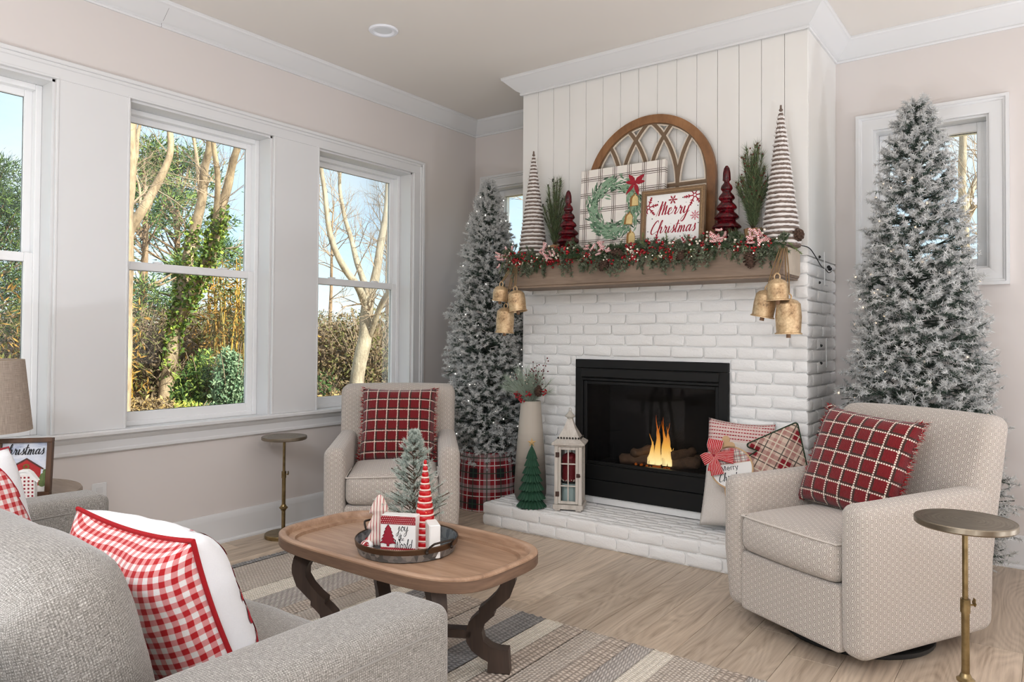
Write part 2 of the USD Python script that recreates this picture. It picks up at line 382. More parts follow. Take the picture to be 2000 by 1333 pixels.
# window glass: sunlight passes, a faint reflection and the slight green of low-e glass
b = MB('window_glass')
fr = b.n('fresnel', 'fac', IOR=1.45)
GLASS = b.done(b.n('mix_closure', 'closure', fac=fr*.5, closure1=b.n('transparent_bsdf', 'BSDF', color=(.90, .94, .93)), closure2=b.n('glossy_bsdf', 'BSDF', color=(1, 1, 1), roughness=.0)))
SCREEN = None
def frame_ring(a0, a1, z0, z1, w, to_box, wb=None, wt=None):
    wb, wt = wb or w, wt or w
    return cat([to_box(a0, a0+w, z0, z1), to_box(a1-w, a1, z0, z1), to_box(a0+w, a1-w, z0, z0+wb), to_box(a0+w, a1-w, z1-wt, z1)])
for k, (a, c) in enumerate(WINS):
    w = struct_x(f'window_{k+1}')
    L = lambda x0, x1: (lambda p, q, r, s: cbox(x0, x1, p, q, r, s, .003))
    part(w, 'jamb', cat([bx(XL-.16, XL-.002, a-.001, a+.012, WZ0, WZ1), bx(XL-.16, XL-.002, c-.012, c+.001, WZ0, WZ1), bx(XL-.16, XL-.002, a, c, WZ1-.012, WZ1), bx(XL-.16, XL, a, c, WZ0, WZ0+.012)]), TRIM, False)
    a_, c_, z0_, z1_ = a+.012, c-.012, WZ0+.012, WZ1-.012
    zm = 1.585
    part(w, 'frame', frame_ring(a_, c_, z0_, z1_, .028, L(XL-.2, XL-.115)), VINYL, False)
    su_ = part(w, 'sash', frame_ring(a_+.026, c_-.026, zm-.022, z1_-.024, .036, L(XL-.188, XL-.16)), VINYL, False, label='upper sash')
    sl_ = part(w, 'sash', frame_ring(a_+.026, c_-.026, z0_+.02, zm+.022, .038, L(XL-.158, XL-.125), .055, .045), VINYL, False, label='lower sash')
    part(su_, 'gasket', frame_ring(a_+.060, c_-.060, zm+.012, z1_-.058, .004, L(XL-.176, XL-.1745)), GASKET, False)
    part(sl_, 'gasket', frame_ring(a_+.062, c_-.062, z0_+.073, zm-.021, .004, L(XL-.146, XL-.1445)), GASKET, False)
    part(su_, 'pane', bx(XL-.176, XL-.174, a_+.05, c_-.05, zm+.005, z1_-.05), GLASS, False)
    part(sl_, 'pane', bx(XL-.146, XL-.144, a_+.05, c_-.05, z0_+.06, zm-.01), GLASS, False)
    for s in (-1, 1): part(sl_, 'sash_lock', cbox(XL-.155, XL-.128, (a+c)/2+s*.2-.025, (a+c)/2+s*.2+.025, zm+.022, zm+.032, .003), VINYL, False)
for k, (a, c) in enumerate(BW):
    w = struct_x(f'window_{k+4}')
    B = lambda y0, y1: (lambda p, q, r, s: cbox(p, q, y0, y1, r, s, .003))
    part(w, 'jamb', frame_ring(a-.001, c+.001, BZ0-.001, BZ1+.001, .013, lambda p, q, r, s: bx(p, q, YB+.002, YB+.16, r, s)), TRIM, False)
    part(w, 'frame', frame_ring(a+.012, c-.012, BZ0+.012, BZ1-.012, .05, B(YB+.1, YB+.18)), VINYL, False)
    part(w, 'gasket', frame_ring(a+.061, c-.061, BZ0+.061, BZ1-.061, .004, B(YB+.128, YB+.13)), GASKET, False)
    part(w, 'pane', bx(a+.05, c-.05, YB+.13, YB+.133, BZ0+.05, BZ1-.05), GLASS, False)
# unseen glazed doors behind the viewer, placed to let in soft daylight
for k, (a, c) in enumerate([(-3.0, 0.), (.6, 3.0)]):
    w = struct_x(f'door_{k+1}'); n = 3
    for i in range(n):
        p, q = a+(c-a)*i/n, a+(c-a)*(i+1)/n
        part(w, 'door_frame', frame_ring(p, q, .005, 2.445, .07, lambda e, f_, g, h: bx(e, f_, YF-.14, YF-.08, g, h)), VINYL, False)
        part(w, 'pane', bx(p+.06, q-.06, YF-.112, YF-.108, .06, 2.39), GLASS, False)

# ---------------------------------------------------------------- trim
tn = [0]
def trim(mesh, m=TRIM, smooth=25):
    tn[0] += 1; return struct(f'trim_{tn[0]}', mesh, m, smooth=smooth)
CROWN = [(0, 2.885), (.010, 2.885), (.014, 2.893), (.010, 2.902), (.016, 2.908), (.030, 2.914), (.088, 2.968), (.096, 2.976), (.104, 2.980), (.108, 2.988), (.108, 2.9995), (0, 2.9995)]
path = [(XR, YF), (XR, YB), (CX1, YB), (CX1, CY0-.015), (CX0, CY0-.015), (CX0, YB), (XL, YB), (XL, YF)]
for m in mitre(path, CROWN, lambda x, y, h: (x, y, h)): trim(m)
# fine grey seam where two lengths of the left crown meet, as in the photograph
trim(cat([bx(XL+.001, XL+.014, 2.005, 2.0065, 2.885, 2.905), hull([(XL+.031, 2.005, 2.9135), (XL+.031, 2.0065, 2.9135), (XL+.0895, 2.005, 2.9665), (XL+.0895, 2.0065, 2.9665), (XL+.029, 2.005, 2.9135), (XL+.087, 2.0065, 2.969)])]), plain('seam_shadow', (.35, .34, .33), .8), False)
BASE = [(0, 0), (.016, 0), (.016, .135), (.013, .142), (.011, .160), (.006, .172), (0, .172)]
SHOE = [(.0155, 0), (.027, 0), (.027, .010), (.021, .018), (.0155, .020)]
runs = {'left': [(XL, CY0+.631), (XL, YF)], 'back': [(CX0, YB), (XL, YB)], 'back_right': [(XR, YB), (CX1, YB)], 'right': [(XR, YF), (XR, YB)]}
for nm, p in runs.items():
    for m in mitre(p, BASE, lambda x, y, h: (x, y, h)): struct('baseboard_'+nm, m, TRIM, smooth=25)
    for m in mitre(p, SHOE, lambda x, y, h: (x, y, h)): trim(m)
# left window casing: head, legs, flat panels between, stool, apron
y0c, y1c = WINS[0][0]-.1, 4.056
trim(cbox(XL, XL+.02, y0c, y1c, WZ1, 2.53, .002), smooth=False)
trim(cat([cbox(XL, XL+.034, y0c-.01, y1c+.012, 2.524, 2.546, .004), cbox(XL, XL+.027, y0c, y1c+.006, 2.505, 2.526, .004)]), smooth=False)
trim(cat([cbox(XL, XL+.02, WINS[2][1], y1c, .72, WZ1, .002), cbox(XL, XL+.034, y1c-.014, y1c+.012, .72, 2.53, .004), cbox(XL, XL+.027, y1c-.03, y1c-.012, .72, 2.52, .004)]), smooth=False)
trim(cbox(XL, XL+.02, y0c, WINS[0][0], .72, WZ1, .002), smooth=False)
for (p, q) in ((WINS[0][1], WINS[1][0]), (WINS[1][1], WINS[2][0])):
    trim(cat([cbox(XL, XL+.02, p, q, .72, WZ1, .002)]), smooth=False)
for (a, c) in WINS:      # small bead around each opening
    trim(cat([cbox(XL+.018, XL+.023, a-.012, a-.001, .72, WZ1, .002), cbox(XL+.018, XL+.023, c+.001, c+.012, .72, WZ1, .002), cbox(XL+.018, XL+.023, a-.012, c+.012, WZ1, WZ1+.011, .002)]), smooth=False)
STOOL = [(0, .694), (.044, .694), (.052, .700), (.052, .714), (.046, .720), (0, .720)]
for m in mitre([(XL, 4.075), (XL, y0c-.02)], STOOL, lambda x, y, h: (x, y, h)): trim(m)
APRON = [(0, .604), (.012, .604), (.018, .610), (.018, .622), (.013, .628), (.013, .664), (.020, .670), (.030, .684), (.030, .694), (0, .694)]
for m in mitre([(XL, 4.056), (XL, y0c)], APRON, lambda x, y, h: (x, y, h)): trim(m)
# back window casings
CAS = [(.0, 0), (.0, .016), (.010, .020), (.060, .018), (.064, .024), (.072, .026), (.076, .034), (.092, .034), (.092, 0)]
for a, c in BW:
    loop = [(a, BZ0), (a, BZ1), (c, BZ1), (c, BZ0)]
    for m in mitre(loop, CAS, lambda x, z, h: (x, YB-h, z), closed=True): trim(m)

# ---------------------------------------------------------------- chimney breast: bricks below, boards above
ch = struct_x('wall_chimney', 'white chimney breast of painted brick below vertical boards')
FB = (-2.492, -1.476, .190, 1.066)      # firebox front
part(ch, 'core', wall_with_holes(CX0+.012, CX1-.012, [(FB[0]+.03, FB[1]-.03, .10, FB[3]-.03)], 0, 2.99, lambda a, b_, c, d: bx(a, b_, CY0+.016, CY0+.05, c, d)), BRICKP, False)
part(ch, 'core', cat([bx(CX0+.012, CX0+.05, CY0+.03, YB, 0, 2.99), bx(CX1-.05, CX1-.016, CY0+.03, YB, 0, 2.99)]), BRICKP, False)
def brick(w, h, d, rng, b=.008):
    """painted brick: rounded outline in xz centred, face at y=0, back at y=+d"""
    r = min(.012, h*.3, w*.3); pts = []
    for sx, sz, t0 in ((1, 1, 0), (-1, 1, 90), (-1, -1, 180), (1, -1, 270)):
        for t in (0, 45, 90):
            a = math.radians(t0+t); pts.append((sx*(w/2-r)+r*math.cos(a), sz*(h/2-r)+r*math.sin(a)))
    P = np.array(pts)+rng.normal(0, .0014, (12, 2)); Pi = P*np.array([(w-2*b)/w, (h-2*b)/h])
    R = [np.c_[P[:, 0], np.full(12, d), P[:, 1]], np.c_[P[:, 0], np.full(12, b*.7), P[:, 1]], np.c_[Pi[:, 0], np.zeros(12)+rng.normal(0, .0005, 12), Pi[:, 1]]]
    m = loft(R, True, True); m.fix_normals(); return m
rng = np.random.default_rng(5); PIT, BL, JT = .0675, .203, .0085
def lay(parent, a0, a1, z0, z1, place, starts, skip=None, pit=PIT):
    z, r = z0, 0
    while z < z1-.02:
        h = min(pit, z1-z); x = a0; nx = a0+starts[r % len(starts)]
        while x < a1-.01:
            e = min(nx, a1); e = a1 if a1-e < .035 else e
            segs = [(x, e)]
            if skip:
                s0, s1, sz0, sz1 = skip
                if z+h > sz0+.01 and z < sz1-.01:
                    segs = [(p, q) for p, q in ((x, min(e, s0)), (max(x, s1), e)) if q-p > .02]
            for p, q in segs:
                hh = h
                if skip and p < skip[1] and q > skip[0] and z < skip[3] < z+h: pass
                part(parent, 'brick', place((p+q)/2, z+h/2, brick(q-p-JT, hh-JT, .03, rng)), BRICKP, 40)
            x = e; nx = e+BL+rng.normal(0, .003)
        z += h; r += 1
front = lambda a, z, m: mv(m, a, CY0+rng.normal(0, .0018), z)
lay(ch, CX0, CX1, .144, 1.645, front, (.085, .186), (FB[0]-.004, FB[1]+.004, 0, FB[3]+.004))
SIDE = rotm(0, 0, PI/2)
side = lambda a, z, m: mv(tfm(m, SIDE), CX1+rng.normal(0, .0012), a, z)
lay(ch, CY0+.006, YB, 0, 1.66, side, (.10, .2))
SIDEL = rotm(0, 0, -PI/2)
lay(ch, CY0+.006, YB, .0, 1.66, lambda a, z, m: mv(tfm(m, SIDEL), CX0, a, z), (.2, .1)) if False else part(ch, 'core', bx(CX0, CX0+.02, CY0+.01, YB, 0, 1.69), BRICKP, False)
edges = [CX0]+[-2.808+i*.1265 for i in range(14)]+[CX1]
for p, q in zip(edges[:-1], edges[1:]):
    part(ch, 'shiplap_board', cbox(p+.0010, q-.0010, CY0-.004, CY0+.014, 1.66, 2.985, .0014), SHIP, False)
part(ch, 'side_panel', cat([bx(CX1-.016, CX1, CY0+.012, YB, 1.66, 2.99), bx(CX0, CX0+.016, CY0+.012, YB, 1.66, 2.99)]), SHIP, False)
part(ch, 'hearth_ledge', bx(FB[0], FB[1], CY0+.003, CY0+.05, .144, FB[2]), BRICKP, False)

he = struct_x('floor_hearth', 'low white painted brick hearth below the fireplace')
HY = 3.652
part(he, 'core', bx(CX0+.01, CX1-.01, HY+.012, CY0+.04, 0, .136), BRICKP, False)
lay(he, CX0, CX1, 0.002, .144, lambda a, z, m: mv(m, a, HY, z), (.15, .235), pit=.071)
TOPM = rotm(-PI/2, 0, 0)
lay(he, CX0, CX1, HY+.001, CY0-.002, lambda a, z, m: mv(tfm(m, TOPM), a, z, .144+rng.normal(0, .0008)), (.1, .2), pit=.0535)
for s in (1, -1):
    lay(he, HY, CY0, 0.002, .144, (lambda a, z, m: mv(tfm(m, SIDE), CX1, a, z)) if s > 0 else (lambda a, z, m: mv(tfm(m, SIDEL), CX0, a, z)), (.1, .2), pit=.071)

ou = Thing('wall_outlet', 'white wall outlet low on the left wall behind the sofa arm', 'outlet', (XL, 1.725, .395))
ou.add('cover_plate', cbox(.0005, .007, -.036, .036, -.058, .058, .003), TRIM, False)
for z in (-.022, .022): ou.add('socket', cbox(.0065, .009, -.016, .016, z-.014, z+.014, .002), plain('socket_white', srgb(214, 214, 214), .4), False)

# ---------------------------------------------------------------- recessed ceiling light, added fill lamps
CANW = plain('lamp_trim_white', srgb(236, 238, 244), .4)
def can(x, y, label, lit):
    t = Thing('recessed_light', label, 'ceiling light', (x, y, ZC), group=None if not lit else 'recessed lights over the room behind the viewer')
    t.add('trim_ring', lathe([(.086, -.0005), (.086, -.006), (.080, -.011), (.064, -.012), (.054, -.004), (.050, -.0005)], 40), CANW)
    if not lit:
        t.add('lens', lathe([(.0, -.003), (.052, -.003), (.052, -.0005)], 40), plain('lamp_lens', srgb(225, 228, 232), .5))
can(-3.12, 2.93, 'white recessed ceiling light above the left armchair', False)
def panel(x, y, label, k=1.):  # added fill panels out of view, brightening floor and furniture
    t = Thing('ceiling_panel_light', label, 'ceiling light', (x, y, ZC))
    t.add('frame', frame_ring(-.32, .32, -.32, .32, .022, lambda p, q, r, s: cbox(p, q, r, s, -.022, -.0005, .003)), CANW, False)
    t.add('back_plate', bx(-.30, .30, -.30, .30, -.004, -.0005), CANW, False)
    d = UsdLux.RectLight.Define(stage, t.path+'/lamp'); d.CreateWidthAttr(.59); d.CreateHeightAttr(.59); d.CreateIntensityAttr(LAMP_STRENGTH*k); d.CreateColorAttr(Gf.Vec3f(.92, .975, 1.06))
    d.AddTransformOp().Set(gf(mat4((0, 0, -.012))))
panel(-2.4, -1.7, 'added square fill panel on the ceiling behind the sofa, nearest the left wall', .05)
panel(-.8, -1.3, 'added square fill panel on the ceiling behind the viewer', 1.1)
panel(.7, -1.6, 'added square fill panel on the ceiling behind the viewer, farthest right', .75)
# added fill lights: low cans on the floor outside the view, washing the ceiling
def uplight(x, y, label, k=1.):
    t = Thing('floor_uplight', label, 'fill light', (x, y, 0))
    t.add('can', lathe([(0, 0), (.14, 0), (.15, .01), (.15, .15), (.145, .15), (.14, .12), (0, .11)], 40), CANW)
    d = UsdLux.DiskLight.Define(stage, t.path+'/lamp'); d.CreateRadiusAttr(.135); d.CreateIntensityAttr(UPLIGHT*k); d.CreateColorAttr(Gf.Vec3f(.90, .965, 1.06))
    d.AddTransformOp().Set(gf(mat4((0, 0, .14), PI)))
uplight(2.8, 2.4, 'added white floor fill light by the right wall', .8)
uplight(2.4, 4.2, 'added white floor fill light in the far right corner of the room', .6)
uplight(1.5, -.6, 'added white floor fill light to the right of the viewer')
uplight(-.5, -1.2, 'added white floor fill light behind the viewer')
uplight(-1.4, -2.2, 'added white floor fill light behind the sofa')
from shapely import affinity
# ---------------------------------------------------------------- fabrics
def ogee_fabric():
    b = MB('ogee_upholstery'); u, v = b.uv(); W_, H_ = .0215, .0265
    x = u*(1/W_); col = x.floor(); par = (col*.5).fract()          # 0 or .5
    a = x.fract()-.5; y = (v*(1/H_)+par).fract()-.5
    lob = b.math('cosine', y*(2*PI))
    edge = .34+lob*.11                                              # half-width of the wavy cell
    wav = (a.abs()-edge).abs() < .055
    r = b.math('sqrt', a*a+y*y*1.2)
    ring = (r-.21).abs() < .05
    dot = r < .05
    m = b.math('maximum', b.math('maximum', wav, ring), dot)
    nz = b.noise(b.vec(u*900., v*900., 0.), 1., 2.)
    thread = b.math('sine', v*(2*PI/.0021))*.5+.5
    base = b.mix(nz, srgb(196, 185, 174), srgb(222, 213, 204))
    c = b.mix(m*.85, base, srgb(126, 113, 104))
    h = (1-m)*.8+thread*.35+nz*.4
    return b.out(c, .9, b.bump(h, .5, .0016), sheen_weight=.25)
def tweed():
    b = MB('grey_tweed'); u, v = b.uv()
    wx = b.math('sine', u*(2*PI/.0052))*.5+.5; wy = b.math('sine', v*(2*PI/.0052))*.5+.5
    n1 = b.noise(b.vec(u*330., v*330., 0.), 1., 3.); n2 = b.noise(b.vec(u*60., v*700., 1.), 1., 2.); n3 = b.noise(b.vec(u*700., v*60., 4.), 1., 2.)
    f = n1*.5+n2*.38+n3*.38+wx*wy*.14-.22
    c = b.ramp(f, [(.30, srgb(92, 88, 82)), (.48, srgb(142, 137, 130)), (.62, srgb(186, 181, 174)), (.78, srgb(224, 219, 212))])
    return b.out(c, .92, b.bump(f+wx*wy*.18, .45, .0018), sheen_weight=.3)
def window_pane_red():
    b = MB('red_windowpane_knit'); u, v = b.uv(); G = .0635
    wob = (b.noise(b.vec(u*60., v*60., 0.), 1., 2.)-.5)*.06
    x = (u*(1/G)+wob+.5).fract(); y = (v*(1/G)+wob+.35).fract()
    seg = b.math('maximum', b.math('sine', u*(2*PI/.0085)), b.math('sine', v*(2*PI/.0085)))
    wx, wy = x.band(.5, .052), y.band(.5, .052)
    bx_, by_ = x.band(.62, .075), y.band(.62, .075)
    nz = b.noise(b.vec(u*500., v*120., 0.), 1., 3.)
    red = b.mix(nz, srgb(86, 4, 12), srgb(140, 8, 20))
    knit = b.math('sine', u*(2*PI/.004))*.5+.5
    c = b.mix(b.math('maximum', bx_, by_), red, srgb(62, 34, 26))
    beads = b.math('maximum', wx*(b.math('sine', v*(2*PI/.0095))*.5+.5 > .22), wy*(b.math('sine', u*(2*PI/.0095))*.5+.5 > .22))
    c = b.mix(beads, c, srgb(236, 222, 206))
    h = b.math('maximum', wx, wy)*2.+knit*.5+nz
    return b.out(c, .95, b.bump(h, .6, .003), sheen_weight=.2)
def gingham(name, pitch, dark, mid, light):
    b = MB(name); u, v = b.uv()
    x = (u*(1/pitch)).fract() < .5; y = (v*(1/pitch)).fract() < .5
    s = x+y; nz = b.noise(b.vec(u*400., v*400., 0.), 1., 2.)
    mid2 = b.mix((b.math('sine', (u+v)*(2*PI/.002))*.5+.5)*.6, mid, light)
    c = b.mix(s > .5, light, mid2); c = b.mix(s > 1.5, c, dark)
    c = b.mix(nz*.12, c, (.02, .0, .0))
    return b.out(c, .95, b.bump(nz, .35, .0015), sheen_weight=.2)
OGEE, TWEED, REDPANE = ogee_fabric(), tweed(), window_pane_red()
GING = gingham('red_gingham', .0265, srgb(186, 12, 20), srgb(214, 70, 70), srgb(238, 232, 228))
WHITEFAB = plain('white_cotton', srgb(238, 238, 240), .9, .03, 300., .2)
REDFELT = plain('red_felt', srgb(172, 16, 36), .95, .15, 500., .3)
REDYARN = plain('red_yarn', srgb(168, 14, 24), .95, .2, 400., .3)
CREAMYARN = plain('cream_yarn', srgb(228, 214, 198), .95, .1, 400., .3)
DARKYARN = plain('brown_yarn', srgb(62, 34, 26), .95, .1, 400., .3)
BLACKM = plain('black_metal', (.012, .012, .012), .4)
def wood(name, stops, scale=(2, 30, 30), rough=.5, bump=.15):
    b = MB(name); o = b.obj(); v = b.n('vector_math', 'vector', math_type='add', vector1=o, vector2=b.vec(b.n('object_info', 'random')*11., 0., 3.))
    g = b.noise(b.scaled(v, scale), 1., 6., .6, .5); k = b.noise(b.scaled(v, tuple(s*.25 for s in scale)), 1., 3., .5, .3)
    fine = b.noise(b.scaled(v, tuple(s*6 for s in scale)), 1., 2.)
    f = g*.55+k*.35+fine*.15
    return b.out(b.ramp(f, stops), rough, b.bump(f, bump, .002))
TABLEW = wood('weathered_tan_wood', [(.3, srgb(112, 86, 67)), (.5, srgb(160, 127, 102)), (.7, srgb(190, 158, 132))], (2.5, 26, 26), .42)
APRONW = wood('brown_table_edge', [(.3, srgb(78, 58, 45)), (.55, srgb(122, 95, 76)), (.75, srgb(150, 122, 100))], (3, 3, 40), .5)
LEGW = wood('dark_brown_wood', [(.3, srgb(42, 32, 26)), (.6, srgb(72, 57, 48)), (.8, srgb(92, 76, 66))], (22, 22, 3), .55)
GREYW = wood('grey_brown_wood', [(.3, srgb(104, 86, 70)), (.55, srgb(142, 122, 104)), (.75, srgb(166, 146, 126))], (3, 22, 22), .5)
FRAMEW = wood('walnut_frame_wood', [(.3, srgb(58, 38, 24)), (.6, srgb(94, 64, 42)), (.8, srgb(116, 84, 56))], (18, 18, 3), .5)
def brass():
    b = MB('antique_brass'); n_ = b.noise(b.obj(), 30., 4.)
    return b.out(b.ramp(n_, [(.3, srgb(122, 104, 72)), (.7, srgb(160, 140, 102))]), .34, None, metallic=1.0)
BRASS = brass()
def brushed():
    b = MB('brushed_disc_metal'); o = b.obj(); x, y, z = b.xyz(o)
    ang = b.math('arctan2', y, x); rr = b.math('sqrt', x*x+y*y)
    n_ = b.noise(b.vec(ang*1.2, rr*160., 0.), 1., 3.)
    return b.out(b.ramp(n_, [(.3, srgb(120, 110, 96)), (.7, srgb(156, 146, 130))]), .36, b.bump(n_, .15, .0005), metallic=1.0)
DISC = brushed()

# ---------------------------------------------------------------- rug
RZ = .012
RT = .0145      # what stands on the rug
def rug_mat(name, lo, hi, px, py, slant=0.):
    b = MB(name); o = b.obj(); x, y, z = b.xyz(o)
    xx = x*(1/px); row = xx.floor(); yy = y*(1/py)+(row*.5).fract()*1.+xx*slant
    h = b.math('sine', xx.fract()*PI)*b.math('absolute', b.math('sine', yy*PI))
    nz = b.noise(o, 160., 3.); nl = b.noise(b.scaled(o, (14, 3, 1)), 1., 3.)
    f = h*.45+nz*.35+nl*.35
    return b.out(b.ramp(f, [(.2, lo), (.75, hi)]), .95, b.bump(h+nz*.3, .8, .006))
RM = {'c': rug_mat('rug_cream', srgb(204, 192, 175), srgb(244, 235, 220), .022, .011, .5),
      'b': rug_mat('rug_beige', srgb(156, 143, 130), srgb(212, 200, 187), .016, .016),
      'k': rug_mat('rug_beige_knots', srgb(134, 120, 108), srgb(206, 191, 176), .024, .018),
      'g': rug_mat('rug_grey_knots', srgb(92, 90, 90), srgb(160, 157, 154), .024, .018),
      's': rug_mat('rug_grey_beige', srgb(130, 121, 114), srgb(206, 198, 189), .014, .03, .9)}
RX0, RX1, RY0, RY1 = -3.43, -.40, .15, 2.60
cuts = [(-3.43, 'g'), (-3.375, 'b'), (-3.03, 'c'), (-2.90, 's'), (-2.72, 'k'), (-2.62, 'b'), (-2.5, 'c'), (-2.42, 'g'), (-2.31, 'b'), (-2.16, 'k'), (-2.05, 'b'), (-1.86, 'g'), (-1.725, 'c'), (-1.635, 'k'), (-1.53, 'b'), (-1.42, 'k'), (-1.32, 's'), (-1.227, 'c'), (-1.138, 'b'), (-.96, 'k'), (-.86, 's'), (-.74, 'c'), (-.65, 'b'), (-.52, 'k'), (RX1, '')]
rug = Thing('area_rug', 'cream, beige and grey striped woven rug under the coffee table', 'rug', (0, 0, 0))
rng = np.random.default_rng(21)
for (x0, k), (x1, _) in zip(cuts[:-1], cuts[1:]):
    p = {'c': .011, 'b': .008, 'k': .012, 'g': .012, 's': .010}[k]; nx = max(4, int((x1-x0)/p*2)); ny = int((RY1-RY0)/.013)
    X, Y = np.meshgrid(np.linspace(x0, x1, nx), np.linspace(RY0, RY1, ny), indexing='ij')
    row = np.floor((X-x0)/(p*2)); hgt = np.abs(np.sin((X-x0)/(p*2)*PI))*np.abs(np.sin(Y/.026*PI+row*1.57))
    amp = {'c': .0012, 'b': .0012, 'k': .0045, 'g': .0045, 's': .002}[k]
    jag = (rng.random(nx)-.5)[:, None]*.010*np.clip((np.abs(Y-(RY0+RY1)/2)-(RY1-RY0)/2+.03)/.03, 0, 1)*np.sign(Y-1.4)
    Z = RZ-.003+amp*hgt+rng.normal(0, .0005, X.shape); Z[:, [0, -1]] = np.where(np.ones((nx, 2)) > 0, .001, 0); Z[0 if x0 == RX0 else slice(0, 0), :] = .001
    g = sheet_uv(np.stack([X, Y+jag, Z], -1), np.stack([X, Y], -1))
    if np.cross(g.v[g.f[0, 1]]-g.v[g.f[0, 0]], g.v[g.f[0, 2]]-g.v[g.f[0, 0]])[2] < 0: g.f = g.f[:, ::-1]
    rug.add('stripe', trimesh.Trimesh(g.v, g.f, process=False), RM[k], True)

# ---------------------------------------------------------------- swivel armchairs
def armchair(label, loc, rz):
    t = Thing('armchair', label, 'armchair', loc, rz, group=None); W, D = .72, .80
    lean = lambda q: q
    def arm_fn(sgn):
        def f(q):
            q = q.copy(); y = q[:, 1]; top_ = np.clip((q[:, 2]-.30)/.33, 0, 1)
            q[:, 2] += top_*(.012+.014*np.clip((y-.1)/.6, 0, 1))
            q[:, 1] += (1-top_)*.0
            low = np.clip((.30-q[:, 2])/.24, 0, 1); q[:, 0] -= sgn*.012*low; q[:, 1] += low*.018*(1-np.clip(y/.4, 0, 1))
            return q
        return f
    for s in (-1, 1):
        def place(q, s=s):
            q = q+np.array([s*(W/2-.0575), .375, .3325]); return arm_fn(s)(q)
        a = rbox(.115, .75, .545, .045, 8, fn=place)
        ar_ = t.add('arm', a, OGEE)
        xo = s*(W/2-.004)
        pts = [(xo-s*.0005, .046, .33), (xo-s*.0005, .046, .50), (xo-s*.0005, .052, .557), (xo-s*.0005, .085, .574), (xo-s*.0005, .2, .578), (xo-s*.0005, .4, .582), (xo-s*.0005, .66, .588)]
        part(ar_, 'welt', tube(catmull(pts, 6), .0035, 6), OGEE)
    t.add('front_panel', rbox(.50, .07, .245, .018, 6, fn=lambda q: q+np.array([0, .042+0, .187])), OGEE)
    cus = rbox(.49, .57, .155, .04, 12, puff=(0, .028, .022), fn=lambda q: q+np.array([0, .285, .392]))
    sc_ = t.add('seat_cushion', cus, OGEE)
    e = catmull([(-.242, .30, .459), (-.242, .035, .459), (-.22, .005, .459), (-.1, -.016, .464), (0, -.020, .466), (.1, -.016, .464), (.22, .005, .459), (.242, .035, .459), (.242, .30, .459)], 5)
    part(sc_, 'piping', tube(e, .0038, 6), OGEE)
    def back_fn(q):
        q = q+np.array([0, .70, .478]); z = q[:, 2]; q[:, 1] += np.clip((z-.35)/.55, 0, 1.2)*.10
        q[:, 0] *= 1+.02*np.clip((z-.5)/.4, 0, 1)-.03*np.clip((.4-z)/.4, 0, 1); return q
    t.add('backrest', rbox(.70, .16, .84, .05, 14, puff=(0, .012, .012), fn=back_fn), OGEE)
    t.add('body', rbox(.52, .56, .20, .02, 4, fn=lambda q: q+np.array([0, .38, .20])), OGEE)
    t.add('swivel_base', lathe([(0, .0), (.285, .0), (.29, .006), (.29, .020), (.28, .026), (.20, .03), (.06, .034), (.06, .10), (0, .10)], 40).apply_translation((0, .40, 0)), BLACKM)
    return t
chair = armchair('beige ring-patterned swivel armchair in front of the windows, left of the hearth', (-2.80, 2.72, 0), math.radians(43))
CH_R = ((-.84, 2.94, 0), math.radians(-28))
chair.dup('beige ring-patterned swivel armchair in the right foreground, facing left', *CH_R)

def fringe(edge_pts, out_dir, n, L, rng, w=.0035):
    idx = rng.integers(0, len(edge_pts), n); p = edge_pts[idx]+rng.normal(0, .004, (n, 3))
    d = unit(out_dir+rng.normal(0, .45, (n, 3)))
    return needles(p, d, L*rng.uniform(.5, 1.1, n), w, rng)
def red_pillow(label, m):
    t = Thing('throw_pillow', label, 'pillow', m=m); F, B, e = pillow(.445, .445, .15, 25, .05, 3)
    t.add('front', F, REDPANE); t.add('back', B, REDPANE); rng = np.random.default_rng(4)
    L = e[e[:, 0] < -.18]; R = e[e[:, 0] > .18]; q = lambda k, a: vcat([fringe(L, np.array([-1, 0, .1]), k, .026, rng), fringe(R, np.array([1, 0, .1]), k, .026, rng)])
    t.add('fringe', q(260, 0), REDYARN, False, kind='stuff'); t.add('fringe', q(90, 0), CREAMYARN, False, kind='stuff', label='cream yarns of the fringe'); t.add('fringe', q(60, 0), DARKYARN, False, kind='stuff', label='brown yarns of the fringe')
    return t
def on_chair(loc, rz, x, y, z, lean, yaw, roll=0):
    return mat4(loc, 0, 0, rz)@mat4((x, y, z))@rotm(0, 0, yaw)@rotm(lean, 0, 0)@rotm(0, roll, 0)
RP = red_pillow('red plaid fringed pillow with cream grid, upright on the armchair before the windows', on_chair((-2.80, 2.72, 0), math.radians(43), .01, .50, .68, math.radians(-20), math.radians(-4)))
RP.dup('red plaid fringed pillow with cream grid, tilted on the armchair beside the brass table', m=on_chair(*CH_R, -.03, .45, .685, math.radians(-24), math.radians(6), math.radians(5)))

